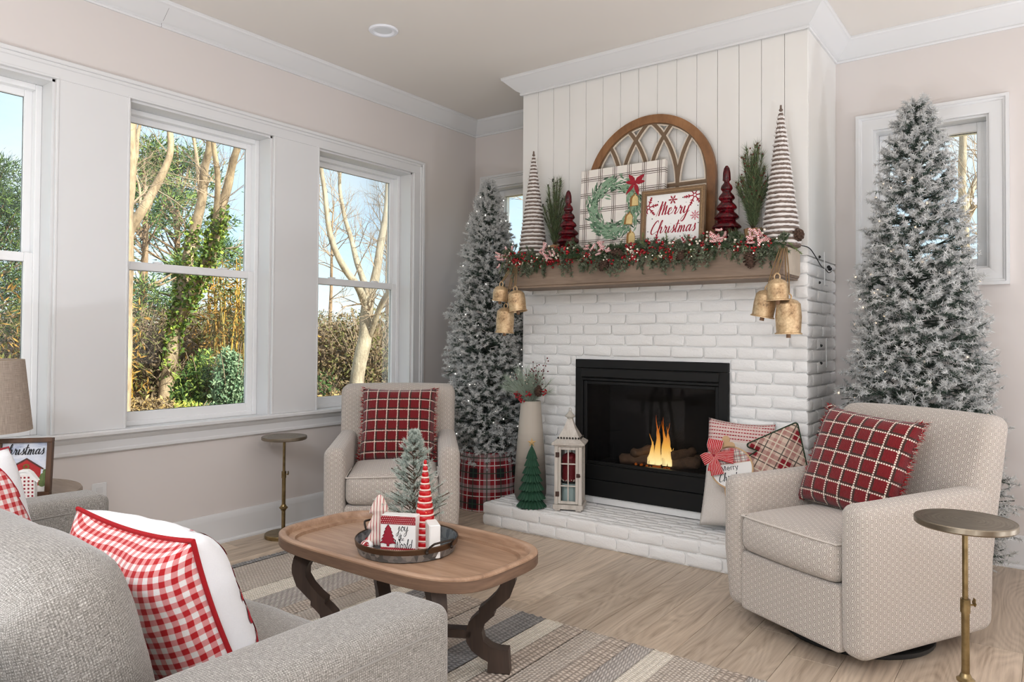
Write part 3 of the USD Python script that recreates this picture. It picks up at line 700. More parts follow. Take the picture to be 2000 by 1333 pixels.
# ---------------------------------------------------------------- sofa
so = Thing('sofa', 'light grey tweed two-seat sofa in the left foreground with its back to the viewer', 'sofa', (0, 0, 0))
SX0, SX1 = -2.985, -1.06
def at_(x, y, z): return lambda q: q+np.array([x, y, z])
so.add('base', rbox(SX1-SX0-.02, .86, .20, .02, 8, fn=at_((SX0+SX1)/2, .77, .20)), TWEED)
for xa in (SX1-.09, SX0+.115):
    ar_ = so.add('arm', rbox(.18, .96+(.06 if xa < -2 else 0), .54, .032, 10, puff=(.004, .004, .008), fn=at_(xa, .74+(.03 if xa < -2 else 0), .35)), TWEED)
    for s in (-1, 1):
        xs = xa+s*.0905
        part(ar_, 'seam', tube(catmull([(xs, .32, .575), (xs+s*.002, .74, .575), (xs, 1.15, .575)], 8), .0028, 6), TWEED)
def softback(x0, x1, seed):
    def f(q):
        n_ = meshkit.fbm(q*np.array([4, 4, 4.])+seed*9, 3, seed)-.5
        q = q+n_[:, None]*np.array([.012, .022, .02]); y, z = q[:, 1].copy(), q[:, 2].copy(); a = math.radians(-14)
        q[:, 1] = y*math.cos(a)-z*math.sin(a)*-1*-1; q[:, 1] = y*math.cos(a)+z*math.sin(a); q[:, 2] = -y*math.sin(a)+z*math.cos(a)
        return q+np.array([(x0+x1)/2-.02, .555, .635])
    return rbox(x1-x0-.008, .20, .40, .08, 14, puff=(.012, .05, .02), fn=f)
def softseat(x0, x1, seed):
    def f(q):
        n_ = meshkit.fbm(q*np.array([5, 5, 5.])+seed*5, 3, seed)-.5
        return q+n_[:, None]*np.array([0, .006, .010])+np.array([(x0+x1)/2, .89, .375])
    return rbox(x1-x0-.006, .70, .17, .05, 14, puff=(.004, .03, .025), fn=f)
xm = (SX0+SX1)/2
so.add('back_frame', rbox(SX1-SX0-.02, .16, .62, .05, 10, fn=at_(xm, .34, .40)), TWEED)
for k, (p, q) in enumerate(((xm, SX1-.18), (SX0+.18, xm))):
    so.add('seat_cushion', softseat(p, q, k+1), TWEED); so.add('back_cushion', softback(p, q, k+3), TWEED)
for x in (SX0+.08, SX1-.08):
    for y in (.38, 1.15): so.add('foot', lathe([(0, 0), (.02, 0), (.028, .10), (0, .10)], 16).apply_translation((x, y, RT)), LEGW)

# scatter cushions on the sofa
def flat_on(F, poly, lift=.0025, res=.010, depth=.0):
    """shape cut out in the cushion's (u,v) metres, laid over its front surface"""
    minx, minz, maxx, maxz = poly.bounds
    gx = np.arange(minx, maxx+res, res); gz = np.arange(minz, maxz+res, res); tris = []
    for i in range(len(gx)-1):
        for j in range(len(gz)-1):
            c = sbox(gx[i], gz[j], gx[i+1], gz[j+1]).intersection(poly)
            for g in getattr(c, 'geoms', [c]):
                if g.area > 1e-8 and g.geom_type == 'Polygon':
                    vv, ff = trimesh.creation.triangulate_polygon(g, engine='earcut'); tris.append((vv, ff))
    k, V, Fc = 0, [], []
    for vv, ff in tris: V.append(vv); Fc.append(ff+k); k += len(vv)
    V, Fc = np.vstack(V), np.vstack(Fc)
    from scipy.interpolate import LinearNDInterpolator
    P = LinearNDInterpolator(F.uv, F.v)(V); N = LinearNDInterpolator(F.uv, F.n)(V)
    P = P+unit(N)*lift; m = UVMesh(P, Fc, V, unit(N))
    a = np.cross(P[Fc[:, 1]]-P[Fc[:, 0]], P[Fc[:, 2]]-P[Fc[:, 0]]); flip = (a*N[Fc[:, 0]]).sum(1) < 0; m.f[flip] = m.f[flip][:, ::-1]
    return m
def strip(pts, w): return LineString(pts).buffer(w/2)
# near cushion: gingham back towards the viewer, white front with a red branch-tree
near = Thing('throw_pillow', 'pillow with red gingham back and red felt tree on its white front', 'pillow', m=mat4((-1.635, .865, .598))@rotm(0, 0, math.radians(180-1))@rotm(math.radians(-20), 0, 0)@rotm(0, math.radians(2), 0))
F, B, e = pillow(.55, .41, .23, 31, .10, 8, .014)
near.add('front', F, WHITEFAB, label='white front'); near.add('back', B, GING, label='red gingham back')
tree = [strip([(0, -.18), (0, .16)], .028)]
for i, z in enumerate(np.linspace(.11, -.12, 6)):
    Lb = .030+.016*i
    for s in (-1, 1): tree.append(strip(catmull([(0, z), (s*Lb*.5, z-.02), (s*Lb, z-.022-.005*i)], 5), .022))
near.add('felt_tree', flat_on(F, affinity.translate(unary_union(tree), -.135, .01)), REDFELT, label='red felt tree')
near.add('piping', tube(np.vstack([e, e[:1]]), .0055, 8), REDYARN, label='red corded edge')
near.add('hang_loop', tube(catmull([(-.20, -.10, -.19), (-.205, -.13, -.20), (-.185, -.165, -.198), (-.165, -.16, -.197), (-.17, -.13, -.20), (-.20, -.10, -.19)], 6), .0012, 5), plain('jute_thread', srgb(176, 150, 104), .9))
far = Thing('throw_pillow', 'white pillow with red gingham trees, on the far end of the sofa beside the lamp', 'pillow', m=mat4((-2.30, .67, .655))@rotm(0, 0, math.radians(118))@rotm(math.radians(-18), 0, 0))
F, B, e = pillow(.46, .46, .17, 29, .06, 12)
far.add('front', F, WHITEFAB); far.add('back', B, WHITEFAB)
def tier_tree(cx, z0, h, w, tiers=4):
    polys = []
    for i in range(tiers):
        ww = w*(1-.2*i)/2; zb = z0+h*i/tiers; zt = z0+h*(i+1.35)/tiers if i < tiers-1 else z0+h
        polys.append(Polygon([(cx-ww, zb), (cx-ww*.95, zb+.012), (cx-ww*.35, zt), (cx+ww*.35, zt), (cx+ww*.95, zb+.012), (cx+ww, zb), (cx+ww*.4, zb+.010), (cx, zb), (cx-ww*.4, zb+.010)]).buffer(.004).buffer(-.001))
    return unary_union(polys)
for k, (cx, w) in enumerate(((.09, .27), (-.13, .22))):
    p_ = tier_tree(cx, -.19, .36, w)
    far.add('gingham_tree', flat_on(F, p_), GING, label='red gingham tree'); far.add('stitching', flat_on(F, p_.boundary.buffer(.0018), .0035), REDFELT)
    far.add('scroll', flat_on(F, strip(catmull([(cx-.04, -.09), (cx-.01, -.06), (cx+.03, -.085), (cx+.01, -.12), (cx-.02, -.10)], 6), .011), .0042), WHITEFAB)
far.add('piping', tube(np.vstack([e, e[:1]]), .004, 8), plain('dark_red_piping', srgb(150, 40, 50), .9))

# ---------------------------------------------------------------- coffee table
TC = (-1.90, 1.905)
ct = Thing('coffee_table', 'oval-cornered tan wooden coffee table with dark scrolled legs', 'table', (*TC, RT))
def sup(a, b_, n=3.9, k=72):
    t_ = np.linspace(0, 2*PI, k, endpoint=False); c, s = np.cos(t_), np.sin(t_)
    return np.c_[np.sign(c)*np.abs(c)**(2/n)*a, np.sign(s)*np.abs(s)**(2/n)*b_]
A_, B_ = .498, .278
def ring(d, z): return np.c_[sup(A_-d, B_-d), np.full(72, z)]
topm = loft([ring(.010, .407), ring(.003, .407), ring(0, .412), ring(0, .449), ring(.003, .453), ring(.006, .4545), ring(.014, .4545), ring(.020, .453), ring(.024, .448), ring(.027, .432), ring(.030, .430), ring(.048, .429), ring(.0505, .4285), ring(.052, .4165), ring(.060, .416), ring(.062, .4200), ring(.066, .4205)], True, True)
ct.add('tabletop', topm, TABLEW, 35)
ct.add('apron', loft([ring(.012, .4068), ring(.0025, .4068), ring(-.0006, .412), ring(-.0008, .444), ring(.002, .4449), ring(.012, .4449)], True, False), APRONW, 35)
LEGP = [(.395, .405), (.410, .37), (.416, .344), (.416, .319), (.397, .269), (.357, .232), (.341, .218), (.342, .203), (.327, .19), (.307, .171), (.297, .141), (.304, .109), (.328, .091), (.358, .082), (.393, .081), (.399, .0), (.318, .0), (.320, .038), (.297, .049), (.261, .074), (.241, .105), (.24, .144), (.25, .175), (.271, .196), (.288, .21), (.286, .225), (.311, .244), (.342, .275), (.362, .306), (.362, .331), (.348, .36), (.315, .385), (.30, .405)]
legpoly = Polygon(LEGP)
for ang in (29, 151, 209, 331):
    m = extr(legpoly, .05); m.apply_translation((0, 0, -.025)); m.apply_transform(rotm(PI/2, 0, 0)); m.apply_transform(rotm(0, 0, math.radians(ang)))
    ct.add('leg', m, LEGW, 35)
for ang in (29, 151):
    ct.add('stretcher', tfm(cbox(-.26, .26, -.025, .025, .115 if ang == 29 else .1152, .145, .003), rotm(0, 0, math.radians(ang))), LEGW, False)

# ---------------------------------------------------------------- brass drink tables
def drink_table(label, x, y, H, R):
    t = Thing('drink_table', label, 'side table', (x, y, 0))
    t.add('base', lathe([(0, 0), (.105, 0), (.108, .003), (.108, .020), (.105, .024), (.02, .026), (0, .026)], 48), BRASS)
    t.add('tabletop', lathe([(0, H-.020), (R-.004, H-.020), (R, H-.016), (R, H-.003), (R-.002, H), (R-.005, H-.001), (0, H-.0015)], 64), DISC)
    hs = H*.62
    t.add('pole', lathe([(.011, .02), (.011, hs)], 20), BRASS); t.add('pole', lathe([(.008, hs-.02), (.008, H-.018)], 20), BRASS, label='thinner upper pole')
    zc = H*.29
    t.add('collar', lathe([(.0112, zc-.02), (.016, zc-.014), (.016, zc-.010), (.024, zc-.004), (.025, zc+.002), (.017, zc+.008), (.015, zc+.014), (.0112, zc+.02)], 24), BRASS)
    sl_ = t.add('sleeve', lathe([(.011, hs-.022), (.0135, hs-.022), (.0135, hs+.018), (.0085, hs+.018)], 24), BRASS)
    ks = cat([tube([(.013, 0, hs), (.024, 0, hs)], .003, 8), tfm(cbox(-.002, .002, -.010, .010, -.006, .006, .002), mat4((.026, 0, hs+.005), .5)), tfm(cbox(-.002, .002, -.006, .006, -.012, .012, .002), mat4((.026, 0, hs+.008), .2))])
    part(sl_, 'thumb_screw', tfm(ks, rotm(0, 0, .6)), BRASS, False)
    return t
drink_table('slim round brass drink table by the wall below the middle window', -3.70, 2.70, .603, .132)
drink_table('slim round brass drink table beside the right armchair', -.205, 2.56, .672, .135)

# ---------------------------------------------------------------- end table, lamp, framed print, gingham house
et = Thing('end_table', 'round wooden end table between the sofa and the left wall', 'side table', (-3.35, 1.085, 0))
et.add('tabletop', lathe([(0, .555), (.30, .555), (.31, .56), (.31, .572), (.305, .58), (0, .58)], 56), GREYW)
for a in (45, 135, 225, 315): et.add('leg', tube([(.14*math.cos(math.radians(a)), .14*math.sin(math.radians(a)), .557), (.22*math.cos(math.radians(a)), .22*math.sin(math.radians(a)), RT if math.cos(math.radians(a)) > 0 else 0)], [.02, .013], 12), GREYW)
lampT = Thing('table_lamp', 'table lamp with a tan linen drum shade at the left edge', 'lamp', (-3.375, 1.02, .622))
def linen():
    b = MB('tan_linen'); o = b.obj(); x, y, z = b.xyz(o); ang = b.math('arctan2', y, x)
    f = b.noise(b.vec(ang*60., z*25., 0.), 1., 4.)*.5+b.noise(b.vec(ang*4., z*500., 0.), 1., 4.)*.5
    c = b.ramp(f, [(.35, srgb(172, 156, 141)), (.65, srgb(216, 202, 188))])
    d = b.n('diffuse_bsdf', 'BSDF', color=c); t_ = b.n('translucent_bsdf', 'BSDF', color=c)
    return b.done(b.n('mix_closure', 'closure', fac=.3, closure1=d, closure2=t_))
LINEN = linen()
lampT.add('shade', lathe([(.200, .205), (.203, .205), (.172, .485), (.169, .485), (.200, .207)], 64), LINEN)
lampT.add('base', lathe([(0, -.0418), (.075, -.0418), (.078, .008), (.05, .022), (.03, .06), (.07, .12), (.075, .17), (.03, .22), (.012, .24), (.012, .30), (0, .30)], 40), plain('lamp_ceramic', srgb(206, 200, 192), .35))
lampT.add('harp', cat([tube(catmull([(0, 0, .28), (s*.06, 0, .34), (s*.06, 0, .44), (0, 0, .488)], 6), .002, 6) for s in (-1, 1)]+[tube([(-.17, 0, .48), (.17, 0, .48)], .002, 6), tube([(0, -.17, .48), (0, .17, .48)], .002, 6)]), BRASS)
# ---------------------------------------------------------------- hand lettering
GL = {
 'e': (.72, [[(0, .22), (.3, .4), (.52, .72), (.42, 1.0), (.2, .85), (.14, .4), (.34, .03), (.72, .25)]]),
 'r': (.80, [[(0, .15), (.16, .6), (.22, 1.12), (.28, .86), (.5, .9), (.52, .6), (.48, .2), (.6, .02), (.8, .25)]]),
 'y': (.98, [[(0, .3), (.12, .98), (.12, .4), (.3, .06), (.55, .4), (.7, 1.0)], [(.7, 1.0), (.66, .1), (.5, -.85), (.22, -1.1), (.1, -.8), (.4, -.25), (.98, .35)]]),
 'h': (.92, [[(0, .2), (.3, 1.0), (.44, 1.8), (.34, 2.05), (.2, 1.6), (.14, .0)], [(.14, .0), (.24, .6), (.48, 1.0), (.6, .72), (.58, .2), (.7, .02), (.92, .25)]]),
 'i': (.50, [[(0, .25), (.14, .95), (.14, .25), (.26, .02), (.5, .25)], [(.18, 1.42), (.2, 1.47)]]),
 's': (.62, [[(0, .2), (.25, .65), (.36, 1.12), (.42, .75), (.54, .38), (.36, .0), (.08, .12)], [(.36, .0), (.62, .25)]]),
 't': (.60, [[(0, .25), (.2, 1.1), (.26, 1.85), (.2, 1.0), (.2, .25), (.34, .02), (.6, .25)], [(-.1, 1.25), (.2, 1.38), (.6, 1.3)]]),
 'm': (1.28, [[(0, .25), (.14, .98), (.12, .0)], [(.12, .0), (.24, .6), (.42, .98), (.52, .6), (.5, .0)], [(.5, .0), (.62, .6), (.82, .98), (.94, .7), (.92, .2), (1.04, .02), (1.28, .25)]]),
 'a': (.92, [[(.6, .85), (.36, 1.0), (.1, .6), (.14, .1), (.36, .08), (.58, .6), (.66, .98), (.62, .3), (.74, .02), (.92, .25)]]),
 'c': (.66, [[(.52, .8), (.36, 1.0), (.12, .7), (.12, .2), (.34, .0), (.66, .3)]]),
 'o': (.74, [[(.36, 1.0), (.1, .7), (.14, .15), (.36, .02), (.58, .3), (.54, .8), (.36, 1.0), (.5, .72), (.74, .8)]]),
 'l': (.52, [[(0, .2), (.3, 1.1), (.36, 1.9), (.24, 2.0), (.16, 1.2), (.16, .25), (.3, .02), (.52, .25)]]),
 'd': (.92, [[(.6, .85), (.36, 1.0), (.1, .6), (.14, .1), (.36, .08), (.58, .6), (.68, 1.95), (.62, .3), (.74, .02), (.92, .25)]]),
 'j': (.58, [[(.0, .3), (.25, .98), (.22, .1), (.1, -.8), (-.15, -1.05), (-.25, -.7), (.2, -.1), (.58, .35)], [(.28, 1.45), (.3, 1.5)]]),
 'M': (1.55, [[(0, -.1), (.16, .8), (.34, 1.95), (.36, 1.1), (.38, .0)], [(.36, .1), (.56, 1.2), (.82, 1.85), (.86, 1.1), (.86, .1)], [(.86, .1), (1.0, .8), (1.2, 1.3), (1.24, .6), (1.3, .1), (1.55, .3)]]),
 'C': (1.15, [[(.95, 1.7), (.8, 2.05), (.45, 1.8), (.15, 1.0), (.12, .25), (.4, -.1), (.85, .15), (1.15, .4)]]),
 'W': (1.35, [[(0, 1.6), (.14, 1.75), (.2, .8), (.32, .0), (.52, .6), (.62, 1.4), (.68, .5), (.82, .0), (1.02, .7), (1.1, 1.8), (1.02, 2.0), (.98, 1.7), (1.35, 1.2)]]),
}
def script(text, size, thick=.17, thin=.055, slant=.25, gap=1.0):
    """cursive lettering as a shapely shape, x-height = size, heavier on the down strokes"""
    x, out = 0., []
    for chr_ in text:
        if chr_ == ' ': x += .5; continue
        adv, strokes = GL[chr_]
        for st in strokes:
            p = catmull(np.array(st, float), 7); p[:, 0] += x+slant*p[:, 1]; p *= size
            for a, b_ in zip(p[:-1], p[1:]):
                d = b_-a; L = np.hypot(*d); w = thin+(thick-thin)*max(0, -d[1]/max(L, 1e-9))**.8
                out.append(LineString([a, b_]).buffer(max(w, thin)*size/2, 3))
        x += adv*gap
    return unary_union(out).simplify(size*.012)
from shapely import affinity
def centred(shape, cx, cy, w=None):
    x0, y0, x1, y1 = shape.bounds
    s = 1 if w is None else w/(x1-x0)
    return affinity.affine_transform(shape, [s, 0, 0, s, cx-s*(x0+x1)/2, cy-s*(y0+y1)/2])
def decal(shape, y, depth=.0006):
    """flat print on a face that looks to -y: drawn in xz"""
    m = extr(shape, depth); m.apply_transform(UPRIGHT); m.apply_translation((0, y, 0)); return m
def flake(cx, cy, r, w, arms=6, rot=0, full=True):
    P = []
    for k in range(arms):
        a = rot+k*2*PI/arms; d = np.array([math.cos(a), math.sin(a)]); n_ = np.array([-d[1], d[0]]); c = np.array([cx, cy])
        P.append(strip([c+d*r*.18, c+d*r], w))
        for t in (.45, .68, .88):
            for s in (-1, 1): P.append(strip([c+d*r*t, c+d*r*(t+.16)+n_*s*r*.2*(1.2-t)], w*.8))
    P.append(Point(cx, cy).buffer(r*.2).difference(Point(cx, cy).buffer(r*.2-w*.8)))
    return unary_union(P)
INK_RED, INK_BLACK, INK_PINK = plain('print_red', srgb(150, 22, 44), .8), plain('print_black', srgb(30, 30, 34), .8), plain('print_soft_red', srgb(190, 90, 104), .8)
PAPER = plain('print_paper', srgb(240, 238, 235), .75)
def berries(parent, name, pts, r, m, label=None, sub=1, kind='stuff'):
    base = trimesh.creation.icosphere(sub, 1.0); rr = np.broadcast_to(r, (len(pts),))
    v = (base.vertices[None]*rr[:, None, None]+np.asarray(pts)[:, None]).reshape(-1, 3); f = (base.faces[None]+np.arange(len(pts))[:, None, None]*len(base.vertices)).reshape(-1, 3)
    return part(parent, name, trimesh.Trimesh(v, f, process=False), m, True, label=label, kind=kind)
RED_B = plain('berry_red', srgb(150, 10, 24), .25, .2, 200.)
PEARL = plain('berry_pearl', srgb(232, 222, 206), .25)
WARMBULB = emit('warm_bulb', (1.0, .82, .58), 9.0)

# ---------------------------------------------------------------- end table pieces
fm = mat4((-3.175, 1.130, .5805), 0, 0, math.radians(52))@rotm(math.radians(-7), 0, 0)
fp = Thing('framed_print', 'small walnut framed print of a red barn reading christmas, on the end table', 'framed picture', m=fm)
FW, FH = .190, .225
def bars(w, h, t, d, y0, m, th, name='frame_bar'):
    for a in ((-w/2, w/2, 0, t), (-w/2, w/2, h-t, h), (-w/2, -w/2+t, t, h-t), (w/2-t, w/2, t, h-t)):
        th.add(name, cbox(a[0], a[1], y0, y0+d, a[2], a[3], .0015), m, False)
bars(FW, FH, .018, .028, -.014, FRAMEW, fp)
def sky_print():
    b = MB('winter_sky_print'); o = b.obj(); x, y, z = b.xyz(o)
    f = b.noise(b.scaled(o, (9, 1, 22)), 1., 4., .6, .6)
    c = b.ramp(f, [(.3, srgb(150, 160, 186)), (.5, srgb(202, 208, 220)), (.65, srgb(228, 228, 234)), (.8, srgb(170, 180, 204))])
    return b.out(c, .8)
fp.add('picture', bx(-FW/2+.017, FW/2-.017, -.003, .010, .017, FH-.017), sky_print(), False)
fp.add('snow_ground', decal(Polygon([(-.077, .019), (.077, .019), (.077, .055), (.05, .050), (-.02, .058), (-.077, .052)]), -.0031), PAPER, False)
fp.add('barn', decal(Polygon([(-.046, .045), (.056, .042), (.058, .108), (.024, .138), (.010, .142), (-.045, .110)]), -.0037), plain('barn_red', srgb(168, 40, 40), .8, .25, 120.), False)
fp.add('barn_roof', decal(unary_union([strip([(-.054, .108), (.008, .145), (.064, .106)], .006), strip([(.018, .044), (.018, .1)], .002), strip([(-.03, .044), (-.03, .1)], .002)]), -.0043), plain('barn_roof', srgb(84, 50, 44), .8), False)
fp.add('barn_wreath', decal(Point(.008, .115).buffer(.011).difference(Point(.008, .115).buffer(.0055)), -.0049), plain('wreath_print', srgb(120, 96, 40), .8), False)
rng = np.random.default_rng(8)
bush = sbox(-.077, .03, .077, .15).intersection(unary_union([Point(*p).buffer(rng.uniform(.006, .014)) for p in zip(rng.uniform(.064, .076, 16), rng.uniform(.05, .098, 16))]+[Polygon([(.060, .06), (.068, .108), (.077, .06)])]+[Point(*p).buffer(rng.uniform(.005, .011)) for p in zip(rng.uniform(-.076, -.056, 16), rng.uniform(.05, .085, 16))]))
for half_ in (sbox(-.2, 0, 0, .3), sbox(0, 0, .2, .3)): fp.add('evergreen_bush', decal(bush.intersection(half_), -.0040), plain('evergreen_print', srgb(96, 112, 66), .8, .4, 90.), False)
fp.add('lettering', decal(centred(script('christmas', .02, .2, .07), -.002, .182, .138), -.0052), INK_BLACK, False)
hs = Thing('gingham_house', 'little white house cutout with dark red gingham front, before the framed barn print', 'ornament', (-3.055, 1.100, .5805), math.radians(46))
hp = Polygon([(-.037, 0), (.037, 0), (.037, .085), (.046, .085), (.024, .116), (.010, .126), (-.012, .126), (-.047, .085), (-.037, .085)])
hs.add('body', tfm(extr(hp, .022), UPRIGHT), plain('white_wood', srgb(238, 236, 232), .6), False)
def house_gingham():
    b = MB('house_gingham'); o = b.obj(); x, y, z = b.xyz(o)
    X_, Z_ = (x*(1/.0135)).fract() < .5, (z*(1/.0135)).fract() < .5
    return b.out(b.mix(X_*Z_, srgb(236, 228, 222), srgb(140, 30, 44)), .8)
hs.add('gingham_front', decal(Polygon([(-.035, .001), (.035, .001), (.035, .085), (.012, .108), (-.012, .108), (-.035, .085)]), -.0222), house_gingham(), False)
hs.add('door', decal(sbox(-.020, .001, .004, .044), -.0235, .0015), plain('house_door', srgb(140, 8, 30), .6), False)
hs.add('roof_trim', decal(strip([(-.046, .084), (-.012, .122), (.010, .122), (.046, .084)], .008), -.0232), plain('white_wood', srgb(238, 236, 232), .6), False)

# ---------------------------------------------------------------- the tray and what stands on it
TZ = .0145+.4210; TRX, TRY = -1.878, 1.902
def galv():
    b = MB('galvanised_steel'); o = b.obj(); v = b.n('voronoi_texture', 'color', vector=o, scale=60.)
    g = b.n('rgb_to_bw', 'val', color=v)
    return b.out(b.ramp(g, [(.2, srgb(112, 118, 122)), (.8, srgb(170, 174, 176))]), .42, None, metallic=.85)
GALV = galv(); COPPER = plain('aged_copper_rim', srgb(96, 74, 56), .45, .2, 60., metallic=.7); IRON = plain('dark_iron', srgb(58, 50, 44), .5, metallic=.6)
tr = Thing('serving_tray', 'round galvanised tray with dark loop handles on the coffee table', 'tray', (TRX, TRY, TZ), math.radians(-8))
tr.add('body', lathe([(0, .003), (0, 0), (.168, 0), (.174, .003), (.181, .030), (.184, .046), (.181, .046), (.177, .030), (.170, .006), (0, .004)], 72), GALV)
tr.add('rim_band', lathe([(.1812, .029), (.1835, .029), (.1865, .047), (.1855, .0495), (.183, .0495), (.182, .046)], 72), COPPER)
for s in (-1, 1):
    hd_ = tr.add('handle', tube(catmull([(s*.183, -.055, .030), (s*.185, -.052, .046), (s*.205, -.044, .066), (s*.212, -.03, .070), (s*.212, .03, .070), (s*.205, .044, .066), (s*.185, .052, .046), (s*.183, .055, .030)], 6), .0038, 8), IRON)
    for q in (-.055, .055): part(hd_, 'rivet', mv(trimesh.creation.icosphere(2, .006), s*.184, q, .036), IRON, True)
SZ = TZ+.0042                                   # what stands in the tray
WHITEW = plain('white_wood', srgb(238, 236, 232), .6)
bk = Thing('block_sign', 'white wooden block sign reading joy to the world with a red tree', 'sign', (-1.853, 1.843, SZ+.0145), math.radians(27))
bk.add('block', cbox(-.064, .064, -.026, .026, 0, .122, .002), WHITEW, False)
def dots():
    b = MB('red_polka_dot'); o = b.obj(); x, y, z = b.xyz(o); s_ = .0072
    zz = z*(1/s_); xx = x*(1/s_)+(zz.floor()*.5).fract(); a, c = xx.fract()-.5, zz.fract()-.5
    return b.out(b.mix((a*a+c*c) < .035, srgb(146, 16, 32), srgb(238, 226, 220)), .75)
DOTS = dots()
bk.add('dotted_band', decal(sbox(-.0635, .094, .0635, .1215), -.0261), DOTS, False); bk.add('dotted_band', decal(sbox(-.0635, .0005, .0635, .012), -.0261), DOTS, False)
bk.add('band_line', decal(sbox(-.0635, .0925, .0635, .0935), -.0264), INK_RED, False)
tp = [(0, .088)]
for i in range(5):
    w = .010+.0045*i; z = .078-.0125*i; tp += [(w, z-.004), (w*.62, z-.003)]
tp += [(.004, .022), (.003, .014)]
tp = tp+[(-x, z) for x, z in tp[::-1][:-1]]
bk.add('tree_print', decal(affinity.translate(Polygon(tp).buffer(.0012), -.036, .002), -.0261), INK_RED, False)
bk.add('tree_outline', decal(affinity.translate(Polygon(tp).buffer(.0016).difference(Polygon(tp).buffer(.0004)), -.036, .002), -.0266), plain('print_dark_red', srgb(84, 12, 24), .8), False)
bk.add('lettering', decal(unary_union([centred(script('joy', .013, .13, .07, .1), .016, .073, .046), centred(script('to', .006, .14, .08, .1), .010, .058, .008), centred(script('the', .008, .14, .08, .1), .012, .046, .022), centred(script('World', .013, .13, .07, .1, .92), .021, .026, .066)]), -.0261), INK_BLACK, False)
b2 = Thing('wood_block', 'small plain white wooden block at the right of the tray, side on', 'ornament', (-1.742, 1.893, SZ), math.radians(-38))
b2.add('block', cbox(-.044, .044, -.019, .019, 0, .116, .003), WHITEW, False); b2.add('top_edge', cbox(-.0425, .0425, -.0215, -.0185, .002, .114, .001), plain('white_wood_edge', srgb(214, 208, 200), .7), False)
# red and white ringed cone
cn = Thing('ringed_cone_tree', 'tall glossy red cone tree with white rings on the tray', 'ornament', (-1.812, 1.925, SZ))
NC, HC, RC = 15, .330, .048
REDGL = plain('red_glazed', srgb(186, 12, 20), .22, .12, 60.)
CREAMR = plain('cream_ring', srgb(240, 214, 202), .4)
for i in range(NC):
    z0, z1 = HC*i/NC, HC*(i+1)/NC; r0, r1 = RC*(1-z0/HC)+.002, RC*(1-z1/HC)+.002; dz = z1-z0
    cn.add('red_band', lathe([(0, z0+.0002), (r0-.001, z0+.0002), (r0+.0012, z0+dz*.35), (r1+.0008, z0+dz*.70), (0, z0+dz*.71)], 40), REDGL, 60)
    if i < NC-1: cn.add('white_ring', lathe([(0, z0+dz*.70), (r1+.0012, z0+dz*.70), (r1+.0034, z0+dz*.84), (r1+.001, z0+dz*.995), (0, z0+dz*.999)], 40), CREAMR, 60)
rng = np.random.default_rng(3); ii = rng.integers(1, NC-3, 22); aa = rng.uniform(0, 2*PI, 22); zz = HC*(ii+.36)/NC; rr = RC*(1-zz/HC)+.0026
berries(cn.path, 'tiny_lights', np.c_[rr*np.cos(aa), rr*np.sin(aa), zz], .0017, emit('amber_led', (1., .5, .12), 5.), kind='stuff')
# ticking-stripe fabric tree
def ticking():
    b = MB('ticking_stripe'); o = b.obj(); x, y, z = b.xyz(o); a = (x*(1/.0115)).fract()
    s_ = b.math('maximum', a.band(.3, .075), b.math('maximum', a.band(.5, .03), a.band(.15, .02)))
    return b.out(b.mix(s_, srgb(236, 222, 210), srgb(168, 30, 44)), .9, b.bump(b.noise(o, 500., 2.), .2, .001))
def puffed(poly, t, n=46, edge=.55):
    """soft stuffed shape of an outline in xz, thickness t"""
    x0, z0, x1, z1 = poly.bounds; h = max(x1-x0, z1-z0)/n
    gx, gz = np.arange(x0-h, x1+2*h, h), np.arange(z0-h, z1+2*h, h)
    V, Fq = [], []
    for i in range(len(gx)-1):
        for j in range(len(gz)-1):
            c = sbox(gx[i], gz[j], gx[i+1], gz[j+1]).intersection(poly)
            for g in getattr(c, 'geoms', [c]):
                if g.geom_type == 'Polygon' and g.area > 1e-9:
                    vv, ff = trimesh.creation.triangulate_polygon(g, engine='earcut'); Fq.append(ff+len(V)); V += list(map(tuple, vv))
    V, Fq = np.array(V), np.vstack(Fq); _, a, inv = np.unique(np.round(V, 6), axis=0, return_index=True, return_inverse=True); V = V[a]; Fq = inv.ravel()[Fq]
    bd = poly.boundary; d = np.array([bd.distance(Point(*p)) for p in V]); th = t/2*np.clip(d/(t*.75), 0, 1)**edge
    A = np.c_[V[:, 0], -th, V[:, 1]]; B = np.c_[V[:, 0], th, V[:, 1]]; m = trimesh.Trimesh(np.vstack([A, B]), np.vstack([Fq, Fq[:, ::-1]+len(V)]), process=False)
    m.merge_vertices(); m.fix_normals(); return m
ft = Thing('fabric_tree', 'small stuffed fabric tree in red ticking stripe at the left of the tray', 'ornament', (-1.972, 1.855, SZ), math.radians(38))
ftp = Polygon(catmull([(-.048, .008), (-.026, .050), (-.042, .058), (-.022, .100), (-.034, .108), (-.010, .158), (.010, .158), (.034, .108), (.022, .100), (.042, .058), (.026, .050), (.048, .008), (.02, .002), (-.02, .002)], 4, True))
ftp = affinity.scale(ftp, 1.12, 1.15, origin=(0, 0))
ft.add('body', puffed(ftp, .036), ticking(), True)
